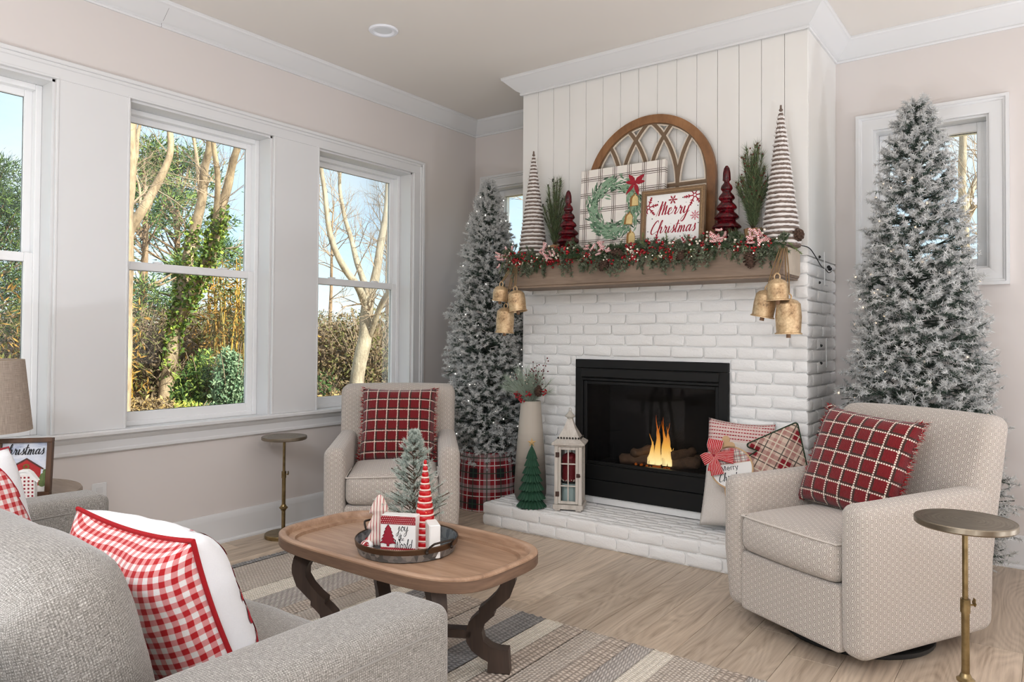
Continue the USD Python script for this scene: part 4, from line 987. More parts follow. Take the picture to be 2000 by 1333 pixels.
# flocked little tree
FLOCKG = plain('frosted_needles', srgb(150, 166, 152), .9, .25, 300.); FLOCKW = plain('frosted_needle_tips', srgb(196, 204, 194), .9)
BARK = plain('twig_brown', srgb(84, 64, 48), .9)
def sprig_tree(path, H, R, rng, nb, z0=.05, wn=.0016, ln=.012, mats=(FLOCKG, FLOCKW), per=34, bl=1.):
    P, D, P2, D2, tubes = [], [], [], [], [tube([(0, 0, 0), (0, 0, H*.9)], [.006, .002], 6)]
    for k in range(nb):
        t = (k+.5)/nb; z = z0+(H-z0)*t*.93; a = k*2.39996+rng.uniform(-.3, .3); L = (R*(1-t)**.8+.016)*rng.uniform(.75, 1.1)*bl
        up = rng.uniform(.25, .75)+.5*t; d = unit(np.array([math.cos(a), math.sin(a), up])); b0 = np.array([0, 0, z]); e = b0+d*L
        for side in np.linspace(-.9, .9, 5):
            d2 = unit(d+side*np.array([-math.sin(a), math.cos(a), 0])*.8+rng.normal(0, .1, 3)); s0 = b0+d*L*rng.uniform(.25, .6); LL = L*.55*(1-abs(side)*.35)
            m = per; s = rng.uniform(.1, 1, m); q = s0+d2*(s*LL)[:, None]; nd = unit(d2*.9+rng.normal(0, .55, (m, 3)))
            hi = (s > .55)|(nd[:, 2] > .45)
            P.append(q[~hi]); D.append(nd[~hi]); P2.append(q[hi]); D2.append(nd[hi])
        tubes.append(tube([b0, e], [.0022, .001], 4))
    part(path, 'branches', cat(tubes), BARK, True, kind='stuff')
    for nm, (p, d), m in (('needles', (P, D), mats[0]), ('frosted_needles', (P2, D2), mats[1])):
        p, d = np.vstack(p), np.vstack(d); part(path, nm, needles(p, d, ln*rng.uniform(.7, 1.2, len(p)), wn, rng), m, False, kind='stuff')
lt = Thing('frosted_tree', 'little frosted grey-green fir tree behind the block sign on the tray', 'artificial tree', (-1.925, 1.985, SZ))
lt.add('pot', lathe([(0, 0), (.026, 0), (.034, .055), (.030, .055), (0, .05)], 24), plain('burlap', srgb(156, 126, 90), .95, .2, 300., .4))
sprig_tree(lt.path, .43, .15, np.random.default_rng(31), 84, .05, .0020, .013, per=52)
# bead garland lying in the tray
bg = Thing('bead_garland', 'strand of red, white and striped wooden beads lying in the tray', 'bead garland', (TRX, TRY, SZ))
def candy_bead():
    b = MB('striped_bead'); o = b.obj(); x, y, z = b.xyz(o)
    return b.out(b.mix((x*(1/.0095)).fract() < .5, srgb(236, 226, 220), srgb(158, 16, 30)), .5)
CB = candy_bead(); sphere = trimesh.creation.icosphere(2, 1.0)
rng = np.random.default_rng(6); kinds = [(WHITEW, .0145), (CB, .016), (WHITEW, .0145), (RED_B, .0145), (WHITEW, .013), (CB, .016), (RED_B, .0145)]
angs = [166, 178, 190, 202, 214, 226, 238, 250, 262, 274, 286, 298, 309, 320, 331, 342, 354, 6]
for k, a in enumerate(angs):
    m, r = kinds[k % 7]; R_ = .151; s = sphere.copy(); s.apply_scale((r*1.15, r, r) if m is CB else r); s.apply_transform(rotm(0, 0, math.radians(a+90))); s.apply_translation((R_*math.cos(math.radians(a)), R_*math.sin(math.radians(a)), r+.0))
    bg.add('bead', s, m, True)
for k, (dx, dy) in enumerate(((-.125, -.045), (-.118, -.075), (-.098, -.09))):
    s = sphere.copy(); s.apply_scale(.013); s.apply_translation((dx, dy, .013)); bg.add('bead', s, (RED_B, WHITEW, WHITEW)[k], True)

# ---------------------------------------------------------------- fireplace
FX0, FX1, FZ0, FZ1 = FB
gfp = Thing('gas_fireplace', 'black framed gas fireplace with a small fire burning behind its glass', 'fireplace', ((FX0+FX1)/2, CY0, FZ0))
FWD, FHT = FX1-FX0, FZ1-FZ0; BLK = plain('fireplace_black', (.006, .006, .006), .5, specular_ior_level=.3); BLKM = plain('firebox_black', (.006, .006, .006), .8)
for a in ((-FWD/2, FWD/2, FHT-.055, FHT), (-FWD/2, -FWD/2+.055, .105, FHT-.055), (FWD/2-.055, FWD/2, .105, FHT-.055), (-FWD/2, FWD/2, 0, .105)):
    gfp.add('surround', cbox(a[0], a[1], -.016, .02, a[2], a[3], .003), BLK, False)
gfp.add('hood', cat([cbox(-FWD/2+.05, FWD/2-.05, -.03, .02, FHT-.115, FHT-.056, .006), cbox(-FWD/2+.05, FWD/2-.05, -.022, .02, FHT-.135, FHT-.118, .003)]), BLK, False)
gfp.add('lower_louver', cbox(-FWD/2+.05, FWD/2-.05, -.010, .02, .106, .20, .004), BLK, False)
gfp.add('inner_frame', frame_ring(-FWD/2+.056, FWD/2-.056, .20, FHT-.137, .022, lambda p, q, r, s: cbox(p, q, -.004, .03, r, s, .003)), BLK, False)
gfp.add('firebox', cat([bx(-FWD/2+.03, FWD/2-.03, .36, .38, .03, FHT-.05), bx(-FWD/2+.03, -FWD/2+.05, .02, .36, .03, FHT-.05), bx(FWD/2-.05, FWD/2-.03, .02, .36, .03, FHT-.05), bx(-FWD/2+.03, FWD/2-.03, .02, .36, .17, .19), bx(-FWD/2+.03, FWD/2-.03, .02, .36, FHT-.07, FHT-.05)]), BLKM, False)
b = MB('fireplace_glass'); fr = b.n('fresnel', 'fac', IOR=1.45)
FGL = b.done(b.n('mix_closure', 'closure', fac=fr*.35, closure1=b.n('transparent_bsdf', 'BSDF', color=(.88, .88, .88)), closure2=b.n('glossy_bsdf', 'BSDF', color=(.6, .6, .6), roughness=.02)))
gfp.add('glass_pane', bx(-FWD/2+.07, FWD/2-.07, .012, .015, .21, FHT-.15), FGL, False)
LOGM = plain('charred_log', srgb(104, 80, 62), .95, .5, 30., .6)
rng = np.random.default_rng(17)
def log(p, q, r):
    pts = np.linspace(p, q, 9)+rng.normal(0, .004, (9, 3)); m = tube(pts, r*(1+rng.normal(0, .08, 9)), 12); m.vertices += rng.normal(0, .0025, m.vertices.shape); return m
for p, q, r in (((-.20, .20, .255), (.24, .24, .262), .040), ((-.24, .12, .235), (.02, .15, .240), .034), ((.04, .13, .24), (.25, .17, .245), .036), ((-.15, .10, .28), (-.02, .25, .315), .030), ((.10, .10, .285), (.20, .24, .31), .030)):
    gfp.add('log', log(p, q, r), LOGM, True)
gfp.add('burner_tray', cbox(-.30, .30, .08, .27, .190, .208, .004), BLK, False)
eb = rng.uniform((-.13, .09, .206), (.10, .20, .216), (60, 3)); berries(gfp.path, 'ember_bed', eb, rng.uniform(.004, .009, 60), emit('ember', (1., .22, .03), .25), kind='stuff')
def flame_mat():
    b = MB('flame'); o = b.obj(); x, y, z = b.xyz(o); t = b.n('map_range', 'result', value=z, from_min=.24, from_max=.52, to_min=0., to_max=1., clamp=True)
    c = b.ramp(t, [(0, (1., .78, .36)), (.35, (1., .52, .10)), (.75, (1., .26, .02)), (1, (.8, .12, .01))])
    st = b.n('map_range', 'result', value=t, from_min=0., from_max=1., to_min=1.5, to_max=.5)
    e = b.n('emission', 'emission', color=c, strength=st); lw = b.n('layer_weight', 'facing', blend=.42)
    nz = b.noise(b.scaled(o, (40, 40, 9)), 1., 3.); fac = b.math('minimum', lw*.95+(nz-.42)*.9+t*.30+.10, 1.); fac = b.math('maximum', fac, .05)
    return b.done(b.n('mix_closure', 'closure', fac=fac, closure1=e, closure2=b.n('transparent_bsdf', 'BSDF')))
FLAME = flame_mat()
tongues = [(.022+dx, .13+.03*((k*7)%3-1), h, r, sw) for k, (dx, h, r, sw) in enumerate(((0, .31, .020, .010), (-.012, .25, .018, -.014), (.012, .27, .016, .012), (.048, .30, .019, .016), (.058, .24, .017, .008), (.038, .26, .015, -.012), (-.040, .19, .018, .014), (-.055, .14, .020, -.010), (-.028, .22, .016, .006), (.078, .18, .016, .012), (.088, .11, .015, -.006), (-.075, .08, .016, .004), (-.01, .12, .034, 0), (.035, .13, .038, 0), (.07, .09, .026, 0), (-.045, .09, .028, 0)))]
for x, y, h, r, sw in tongues:
    n_ = 16; rings = []; ph = rng.uniform(0, 6)
    for i in range(n_):
        t = i/(n_-1); rad = r*(.55+.75*math.sin(PI*min(1, t*1.15+.12)))*(1-t)**.75+.0006; cx = x+sw*math.sin(t*4.2+ph*.2)*t+.0035*math.sin(t*11+ph); a = np.linspace(0, 2*PI, 12, endpoint=False)
        rings.append(np.c_[cx+rad*np.cos(a), y+rad*.6*np.sin(a), np.full(12, .226+h*t)])
    gfp.add('flame', loft(rings), FLAME, True)
lg = meshkit.text_mesh('heatilator', .0075, .0006, True); w_ = lg.bounds[1][0]-lg.bounds[0][0]
gfp.add('maker_lettering', mv(tfm(lg, UPRIGHT), FWD/2-.075-w_, -.0166, .048), plain('print_silver', srgb(190, 192, 196), .5), False)

# ---------------------------------------------------------------- mantel shelf
MX0, MX1, MY0, MZ0, MZ1 = -2.88, -1.08, 3.80, 1.532, 1.690
MANT = wood('mantel_wood', [(.3, srgb(106, 88, 74)), (.55, srgb(140, 120, 103)), (.75, srgb(164, 145, 128))], (2.5, 24, 24), .6)
ms = Thing('mantel_shelf', 'thick weathered wooden mantel beam above the fireplace', 'mantel', (0, 0, 0))
ms.add('beam', cbox(MX0, MX1-.004, MY0, CY0-.0045, MZ0, MZ1, .007), MANT, False)
endp = sbox(MY0+.03, MZ0+.012, CY0-.012, MZ1-.008).buffer(-.022).buffer(.022)
e_ = extr(endp, .006); e_.apply_transform(np.array([[0, 0, 1, MX1-.005], [1, 0, 0, 0], [0, 1, 0, 0], [0, 0, 0, 1.]])); ms.add('end_grain', e_, plain('end_grain_wood', srgb(196, 182, 164), .65, .12, 30.), False)
ms.add('lower_molding', cbox(MX0+.01, MX1-.012, MY0+.003, CY0-.005, MZ0-.010, MZ0+.001, .003), MANT, False)

# arched window frame
aw = Thing('arched_window_frame', 'large arched wooden window frame with interlaced tracery leaning on the mantel', 'wall decor', m=mat4((-1.949, 4.012, MZ1+.001))@rotm(math.radians(-2.6), 0, 0))
RO, RI, SPR = .423, .372, .45
def arch(r, z0): 
    t_ = np.linspace(0, PI, 49); return Polygon([(r, z0)]+[(r*math.cos(a), SPR+r*math.sin(a)) for a in t_]+[(-r, z0)])
aw.add('frame', tfm(extr(arch(RO, 0).difference(arch(RI, .05)), .030), UPRIGHT), wood('arch_frame_wood', [(.3, srgb(70, 44, 26)), (.5, srgb(124, 84, 50)), (.75, srgb(164, 118, 76))], (9, 9, 4), .5), 25)
inner = arch(RI+.004, .046); pts5 = np.linspace(-RI, RI, 5); rad_ = 3*(pts5[1]-pts5[0]); lines = []
zb = .425
for p in pts5:
    for s in (-1, 1):
        t_ = np.linspace(0, PI*.62, 30); lines.append(LineString([(p+s*rad_-s*rad_*math.cos(a), zb+rad_*math.sin(a)) for a in t_]))
    if abs(p) < RI-.01: lines.append(LineString([(p, .05), (p, zb)]))
lines.append(LineString([(-RI, zb), (RI, zb)]))
L_ = unary_union(lines)
bar1 = unary_union([L_.buffer(.019), arch(RI+.002, .048).difference(arch(RI-.014, .064))]).intersection(inner); bar2 = unary_union([L_.buffer(.0105), arch(RI+.003, .047).difference(arch(RI-.006, .056))]).intersection(inner)
aw.add('tracery_edge', mv(tfm(extr(bar1, .010), UPRIGHT), 0, -.006, 0), plain('cream_tracery', srgb(214, 202, 186), .7), False, label='cream bevelled edge of the tracery')
aw.add('tracery', mv(tfm(extr(bar2, .016), UPRIGHT), 0, -.004, 0), plain('brown_tracery', srgb(112, 90, 68), .6, .15, 40.), False)

# wreath canvas
CW, CHT = .575, .575
cv = Thing('wreath_canvas', 'square plaid canvas painted with a green wreath, red bow and gold bells', 'picture', m=mat4((-2.105, 3.962, MZ1+.001))@rotm(math.radians(-4.0), 0, 0))
def canvas_plaid():
    b = MB('canvas_plaid'); o = b.obj(); x, y, z = b.xyz(o); P = .1
    a = ((x+y*1.0)*(1/P)+.27).fract(); c = ((z+y*0.)*(1/P)+.3).fract()
    L = None
    for q in (a, c):
        for cc, w in ((.30, .020), (.42, .034), (.54, .020)):
            k = q.band(cc, w); L = k if L is None else b.math('maximum', L, k)
    nz = b.noise(o, 300., 2.)
    return b.out(b.mix(L*.85, b.mix(nz*.2, srgb(232, 226, 218), srgb(214, 206, 196)), srgb(86, 70, 62)), .85, b.bump(nz, .15, .001))
cv.add('canvas', cbox(-CW/2, CW/2, -.038, 0, 0, CHT, .002), canvas_plaid(), False)
rng = np.random.default_rng(14)
def leaf_poly(c, a, L, w):
    d = np.array([math.cos(a), math.sin(a)]); n_ = np.array([-d[1], d[0]]); c = np.array(c)
    return Polygon([c, c+d*L*.35+n_*w, c+d*L*.7+n_*w*.75, c+d*L, c+d*L*.7-n_*w*.75, c+d*L*.35-n_*w])
WC, WR = (-.045, .315), .150
lay_ = {0: [], 1: [], 2: []}
for k in range(620):
    a = rng.uniform(0, 2*PI); r = WR+rng.normal(0, .022); p = (WC[0]+r*math.cos(a), WC[1]+r*math.sin(a))
    lay_[k % 3].append(leaf_poly(p, a-PI/2*1.0+rng.normal(0, .55)+PI*0, rng.uniform(.03, .055), rng.uniform(.004, .0065)))
for k, col in ((0, srgb(58, 84, 64)), (1, srgb(94, 124, 98)), (2, srgb(132, 160, 132))):
    cv.add('painted_leaves', decal(unary_union(lay_[k]), -.0384-.0005*k, .0004), plain(f'painted_leaf_{k}', col, .85, .2, 150.), False, kind='stuff')
bwc = np.array([.095, .455]); bp = []
for a, L, w in ((2.25, .068, .014), (.62, .074, .015), (3.0, .062, .012), (.02, .066, .012), (4.0, .088, .010), (-1.25, .085, .012)):
    bp.append(leaf_poly(bwc, a, L, w))
bp.append(Point(*bwc).buffer(.010))
cv.add('painted_bow', decal(unary_union(bp).buffer(.0015), -.0402), plain('painted_bow', srgb(150, 24, 40), .85, .35, 60.), False)
def bell_shape(cx, cz, s, rot):
    p = Polygon([(-.5, -.6), (.5, -.6), (.46, .25), (.3, .52), (.08, .6), (.08, .75), (-.08, .75), (-.08, .6), (-.3, .52), (-.46, .25)])
    return affinity.translate(affinity.rotate(affinity.scale(p, s, s, origin=(0, 0)), rot, origin=(0, 0)), cx, cz)
bells_ = [(.095, .345, .058, 0), (.062, .235, .058, -6), (.080, .12, .060, 4)]
cv.add('bell_cord', decal(strip(catmull([bwc, (.09, .38), (.07, .26), (.08, .14), (.09, .05)], 6), .003), -.0400), plain('painted_cord', srgb(140, 120, 90), .85), False)
for c in bells_:
    cv.add('painted_bell', decal(bell_shape(*c), -.0404), plain('painted_bell_edge', srgb(150, 108, 58), .85), False); cv.add('painted_bell_light', decal(affinity.translate(affinity.scale(bell_shape(*c), .72, .86), .006, -.002), -.0408), plain('painted_bell', srgb(222, 196, 138), .85, .2, 60.), False)

# Merry Christmas sign
SW = .385
sg = Thing('christmas_sign', 'beaded brown square frame with red script Merry Christmas and snowflakes on white', 'sign', m=mat4((-1.742, 3.885, MZ1+.001))@rotm(0, 0, math.radians(2))@rotm(math.radians(-4.5), 0, 0))
GOLDW = plain('bronze_frame', srgb(118, 92, 64), .45, .2, 60.)
bars(SW, SW, .030, .028, -.012, GOLDW, sg)
bpts = []
for k in range(46):
    t_ = -SW/2+.016+(SW-.032)*k/45
    bpts += [(t_, -.013, .016), (t_, -.013, SW-.016)]
    if 0 < k < 45: bpts += [(-SW/2+.016, -.013, SW/2+t_), (SW/2-.016, -.013, SW/2+t_)]
berries(sg.path, 'bead_edging', np.array(bpts), .0043, plain('bronze_bead', srgb(158, 128, 92), .4), kind='stuff')
sg.add('panel', bx(-SW/2+.028, SW/2-.028, -.001, .012, .028, SW-.028), PAPER, False)
win = sbox(-SW/2+.031, .031, SW/2-.031, SW-.031)
sg.add('lettering', decal(unary_union([centred(script('Merry', .05, .2, .06, .3), .0, .250, .205), centred(script('Christmas', .05, .2, .06, .3), .004, .162, .275)]), -.0016), INK_RED, False)
for fl2 in (flake(-.152, .285, .058, .0055, rot=.2), flake(.130, .352-.02, .060, .0055, rot=.1), flake(-.095, .045, .072, .006, rot=.5), flake(.10, .036, .066, .005, arms=10, rot=.3), flake(.0, .318, .024, .004)): sg.add('snowflake', decal(fl2.buffer(.0002).intersection(win), -.0016), INK_RED, False)
sg.add('printed_bird', decal(unary_union([Polygon([(.005, .058), (.016, .072), (.030, .080), (.024, .066), (.036, .055), (.018, .056)])]).intersection(win), -.0016), INK_RED, False)
sg.add('small_snowflake', decal(unary_union([flake(.135, .215, .026, .0028, arms=8), strip([(-.045, .04), (-.03, .075)], .0015)]).intersection(win), -.0016), INK_PINK, False)
sg.add('printed_dots', decal(unary_union([Point(x_, z_).buffer(r_) for x_, z_, r_ in ((-.09, .315, .0032), (.06, .325, .0034), (-.125, .215, .003), (-.15, .14, .003), (.15, .27, .003), (.05, .1, .003), (.09, .10, .002), (-.06, .29, .002), (.08, .295, .002), (-.13, .10, .002), (.02, .085, .002), (.12, .10, .002), (.11, .16, .002), (-.02, .27, .002), (.155, .17, .003))]), -.0016), INK_BLACK, False)

# twine-ringed cone trees
WOOLB = plain('brown_wool', srgb(124, 108, 98), .95, .3, 200., .6); WOOLW = plain('white_wool', srgb(236, 230, 226), .95, .1, 250., .5)
def wool_cone(label, x, y, R, H, seed):
    t = Thing('wool_cone_tree', label, 'ornament', (x, y, MZ1+.001)); rng = np.random.default_rng(seed); n_ = 29
    for i in range(n_):
        s0, s1 = (i/n_)**.93, ((i+1)/n_)**.93; z0, z1 = H*s0, H*s1; r0, r1 = R*(1-s0)**.98+.005, R*(1-s1)**.98+.005; dz = z1-z0
        def fuzzy(prof, amp, k=44):
            m = lathe(prof, k); v = m.vertices; a = np.arctan2(v[:, 1], v[:, 0]); rr = np.hypot(v[:, 0], v[:, 1])
            ph = rng.uniform(0, 6); bump_ = amp*(np.abs(np.sin(a*18+ph))-.4)+rng.normal(0, amp*.45, len(v)); ok = rr > .004
            v = v.copy(); v[ok, 0] += np.cos(a[ok])*bump_[ok]; v[ok, 1] += np.sin(a[ok])*bump_[ok]; v[:, 2] += rng.normal(0, amp*.25, len(v))
            return trimesh.Trimesh(v, m.faces, process=False)
        t.add('brown_round', fuzzy([(0, z0), (r0-.004, z0), (r0+.001, z0+dz*.25), (r1+.001, z0+dz*.55), (0, z0+dz*.6)], .0018), WOOLB, True)
        if i < n_-2: t.add('white_round', fuzzy([(0, z0+dz*.40), (r1+.003, z0+dz*.43), (r1+.0070, z0+dz*.74), (r1+.001, z1), (0, z1)], .0040), WOOLW, True)
    t.add('tip', lathe([(0, H-.01), (.006, H-.01), (.005, H+.008), (0, H+.012)], 12), WOOLB)
    return t
wool_cone('slim brown and white wool cone tree at the left end of the mantel', -2.745, 3.935, .098, .742, 51)
wool_cone('tall brown and white wool cone tree at the right end of the mantel', -1.142, 3.935, .096, .752, 52)

# dark red glass trees
def mercury():
    b = MB('red_mercury_glass'); o = b.obj(); n_ = b.noise(o, 24., 5., .65); n2 = b.noise(o, 140., 3.)
    c = b.ramp(n_*.6+n2*.4, [(.36, srgb(22, 3, 6)), (.5, srgb(66, 6, 14)), (.66, srgb(128, 12, 26))])
    return b.out(c, .16, b.bump(n2, .12, .001), specular_ior_level=.4)
MERC = mercury()
def glass_tree(label, x, y, s):
    t = Thing('red_glass_tree', label, 'ornament', (x, y, MZ1+.001)); H = .465*s; R = .098*s; n_ = 7; prof = [(0, 0), (R*.86, 0)]
    for i in range(n_):
        z = .012+H*.80*i/n_; z2 = .012+H*.80*(i+1)/n_; r = R*(1-.115*i)*1.03; rn = R*(1-.115*(i+1))*.74
        prof += [(r*.86, z), (r*.98, z+.006), (r, z+.011), (r*.95, z+.018), (r*.86, z+.026), (rn*1.02, z2-.012), (rn, z2-.004)]
    prof += [(R*.22, H*.83), (R*.20, H*.92), (R*.15, H*.97), (R*.06, H), (0, H)]
    t.add('body', lathe(prof, 56), MERC, 55); return t
glass_tree('dark red tiered glass tree between the left wool cone and the wreath canvas', -2.465, 3.925, .98)
glass_tree('dark red tiered glass tree to the right of the Merry Christmas sign', -1.432, 3.925, 1.02)

# pine bunches in paper-wrapped pots
PINE_D = plain('pine_needles_dark', srgb(72, 88, 58), .85, .3, 200.); PINE_L = plain('pine_needles_light', srgb(122, 136, 94), .85, .25, 200.)
def pine_bunch(label, x, y, H, spread, seed, cone_col, nst=17):
    t = Thing('pine_bunch', label, 'artificial plant', (x, y, MZ1+.001)); rng = np.random.default_rng(seed)
    pot = lathe([(0, 0), (.040, 0), (.044, .05), (.050, .12), (.046, .12), (0, .10)], 20); v = pot.vertices.copy(); v += (meshkit.noise(v*60, seed)[:, None]-.5)*.012*np.clip(v[:, 2:]/.1, 0, 1); pot = trimesh.Trimesh(v, pot.faces, process=False)
    t.add('paper_wrap', pot, plain('kraft_paper', srgb(170, 134, 96), .9, .15, 60., .3), 20)
    tubes, P, D, be = [], [], [], []
    for k in range(nst):
        a = k*2.4; s = math.sqrt((k+.3)/nst); h = H*(1-.42*s**2)*rng.uniform(.86, 1.02); e = np.array([math.cos(a)*spread*s, math.sin(a)*spread*s*.55, h])
        p = catmull([(0, 0, .08), (e[0]*.35, e[1]*.35, .08+(h-.08)*.5), e], 6); tubes.append(tube(p, .0018, 5))
        m = int(420*h/H); q = rng.uniform(.18, 1, m)*(len(p)-1.001); i = q.astype(int); pos = p[i]+(p[i+1]-p[i])*(q-i)[:, None]; d0 = unit(p[i+1]-p[i])
        P.append(pos); D.append(unit(d0*1.0+rng.normal(0, .38, (m, 3)))); be += [p[-1]+rng.normal(0, .008, 3) for _ in range(2)]+[p[int(rng.uniform(6, 12))]+rng.normal(0, .01, 3)]
    t.add('stems', cat(tubes), BARK, True, kind='stuff'); P, D = np.vstack(P), np.vstack(D); h_ = rng.random(len(P)) < .62
    for sel, m, nm in ((h_, PINE_D, 'needles'), (~h_, PINE_L, 'pale_needles')): t.add(nm, needles(P[sel], D[sel], .045*rng.uniform(.6, 1.2, sel.sum()), .0024, rng), m, False, kind='stuff')
    berries(t.path, 'berries', np.array(be), .0048, cone_col, sub=1); return t
pine_bunch('loose pine sprig bunch in kraft paper beside the left wool cone', -2.615, 4.00, .60, .11, 61, plain('dark_berry', srgb(52, 44, 38), .5), 18)
pine_bunch('full pine bunch with rusty berries in kraft paper beside the right wool cone', -1.305, 3.985, .60, .098, 62, plain('rust_berry', srgb(96, 44, 30), .5), 34)

# ---------------------------------------------------------------- garland along the mantel
ga = Thing('garland', 'green garland with red berries, pearls, pine cones and fairy lights along the mantel', 'garland', (0, 0, 0))
rng = np.random.default_rng(77); N = 150
gx = np.linspace(-2.90, -1.045, N); gy = 3.825+.012*np.sin(gx*9)+rng.normal(0, .006, N); gz = MZ1+.018+.010*np.sin(gx*13+1)
gy = np.where(gx > -1.12, 3.86+(gx+1.12)*1.2, gy); gy = np.where(gx < -2.84, 3.84, gy)
vine = np.c_[gx, gy, gz]
ga.add('vine', tube(vine[::3], .006, 6), BARK, True)
LEAF1, LEAF2, LEAF3 = plain('eucalyptus_green', srgb(104, 112, 90), .7, .25, 120.), plain('cedar_green', srgb(120, 136, 84), .8, .25, 120.), plain('fir_green', srgb(70, 92, 60), .8, .3, 120.)
def leaves(P, D, L, W, rng):
    k = len(P); s = np.cross(D, rng.normal(size=(k, 3))); s = unit(s); L = np.broadcast_to(L, (k,))[:, None]; W = np.broadcast_to(W, (k,))[:, None]; n_ = np.cross(D, s)
    v = np.stack([P, P+D*L*.5+s*W/2+n_*W*.15, P+D*L, P+D*L*.5-s*W/2+n_*W*.15], 1).reshape(-1, 3); b_ = np.arange(k)[:, None]*4
    return v, np.vstack([b_+np.array([0, 1, 2]), b_+np.array([0, 2, 3])])
# drooping eucalyptus twigs
tw, LP, LD = [], [], []
for k in range(250):
    b0 = vine[rng.integers(4, N-4)]; dn = rng.random() < .55
    d = np.array([rng.normal(0, .5), -rng.uniform(.3, .9), (-rng.uniform(.2, 1.) if dn else rng.uniform(0, .9))]); L = rng.uniform(.05, .125) if dn else rng.uniform(.04, .085)
    p = catmull([b0, b0+unit(d)*L*.5+np.array([0, 0, .014]), b0+unit(d)*L+np.array([rng.normal(0, .01), .008, -.035 if dn else .0])], 5)
    p[:, 1] = np.minimum(p[:, 1], np.where(p[:, 2] < MZ1+.01, MY0-.006, 9)); tw.append(tube(p, .0011, 4))
    for q in p[2:]:
        m = 5; LP.append(np.repeat(q[None], m, 0)); LD.append(unit(unit(d)*.5+rng.normal(0, .7, (m, 3))))
ga.add('twigs', cat(tw), BARK, True, kind='stuff'); LP, LD = np.vstack(LP), np.vstack(LD)
ga.add('leaves', leaves(LP, LD, rng.uniform(.014, .026, len(LP)), rng.uniform(.008, .014, len(LP)), rng), LEAF1, False, kind='stuff')
def sprays(n_, L, m, per, ln, w, rng, xs=None):
    P, D = [], []
    for k in range(n_):
        b0 = vine[rng.integers(2, N-2)] if xs is None else vine[int(np.argmin(np.abs(gx-xs[k])))]
        d = unit(np.array([rng.normal(0, .8), -rng.uniform(.1, .9), rng.normal(.0, .6)])); LL = L*rng.uniform(.7, 1.2); s = rng.uniform(.05, 1, per); q = b0+d*(s*LL)[:, None]; q[:, 1] = np.minimum(q[:, 1], np.where(q[:, 2] < MZ1+.01, MY0-.006, 9))
        P.append(q); D.append(unit(d*.8+rng.normal(0, .55, (per, 3))))
    P, D = np.vstack(P), np.vstack(D); return needles(P, D, ln*rng.uniform(.6, 1.2, len(P)), w, rng)
ga.add('fir_sprays', sprays(140, .095, None, 150, .024, .0026, rng), LEAF3, False, kind='stuff')
ga.add('cedar_sprays', sprays(46, .085, None, 120, .016, .0028, rng), LEAF2, False, kind='stuff', label='yellow-green cedar sprays')
def clumps(n_, m, spread, r, mat, name, zoff=0., label=None):
    pts = []
    for k in range(n_):
        c = vine[rng.integers(3, N-8)]+np.array([0, -rng.uniform(.0, .045), rng.uniform(-.05, .035)+zoff]); pts.append(c+rng.normal(0, spread, (m, 3)))
    pts = np.vstack(pts); pts[:, 1] = np.minimum(pts[:, 1], np.where(pts[:, 2] < MZ1+.004, MY0-.012, 9))
    berries(ga.path, name, pts, r*rng.uniform(.8, 1.15, len(pts)), mat, label=label)
clumps(80, 8, .014, .0070, RED_B, 'red_berries'); clumps(34, 6, .020, .0066, PEARL, 'pearl_berries', .01); clumps(10, 5, .016, .007, plain('berry_red_bright', srgb(190, 16, 30), .3), 'bright_berries')
def peppermint():
    b = MB('peppermint_twist'); u, v = b.uv(); return b.out(b.mix((u*3.+v).fract() < .42, srgb(240, 226, 222), srgb(176, 8, 22)), .35)
PEP = peppermint()
def uvtube(path, r, n=10, twist=110.):
    m = tube(path, r, n, False); k = len(path); s = np.concatenate([[0], np.cumsum(np.linalg.norm(np.diff(path, axis=0), axis=1))])
    uv = np.stack([np.tile(np.arange(n)/n, k), np.repeat(s*twist, n)], -1); uv[:, 0] *= 2/3
    _, _, nn = meshkit.arrays(m, True); return UVMesh(m.vertices, m.faces, uv, nn)
for cx_ in (-2.90, -2.84, -2.52, -2.50, -2.20, -2.13, -1.44, -1.40, -1.24, -1.19):
    for k in range(7):
        c = np.array([cx_, MY0-.035 if cx_ > -2.8 else 3.80, MZ1+.045])+rng.normal(0, .018, 3)*np.array([1.2, .5, 1.3]); c[1] = min(c[1], MY0-.01); d = unit(np.array([rng.normal(0, .9), -.25, rng.normal(.25, .6)]))
        ga.add('peppermint_pick', uvtube(catmull([c, c+d*.018+rng.normal(0, .003, 3), c+d*.038+np.array([0, 0, .004])], 4), .0066), PEP)
def pinecone(c, d, L, r):
    ms_, rng2 = [], np.random.default_rng(int(abs(c[0])*1000)); d = unit(np.array(d)); u = unit(np.cross(d, (0, 0, 1.0) if abs(d[2]) < .9 else (1., 0, 0))); w = np.cross(d, u); n_ = 46; P = []
    for k in range(n_):
        t = (k+.5)/n_; a = k*2.39996; rad = r*math.sin(PI*(.16+.80*t))**.8; o = np.cos(a)*u+np.sin(a)*w; b0 = np.array(c)+d*L*t; e = b0+o*rad+d*.004; s = np.cross(o, d)*.0075*(rad/r+.25)
        P += [b0, e+s, e+o*.002-d*.005, e-s]
    P = np.array(P).reshape(-1, 4, 3); v = P.reshape(-1, 3); b_ = np.arange(n_)[:, None]*4; f = np.vstack([b_+np.array([0, 1, 2]), b_+np.array([0, 2, 3]), b_+np.array([0, 3, 1]), b_+np.array([1, 3, 2])])
    core = tube([np.array(c)+d*L*t for t in (.02, .3, .7, .98)], [r*.4, r*.7, r*.55, r*.1], 8)
    return cat([trimesh.Trimesh(v, f, process=False), core])
CONE = plain('pine_cone_brown', srgb(78, 56, 44), .85, .4, 150.)
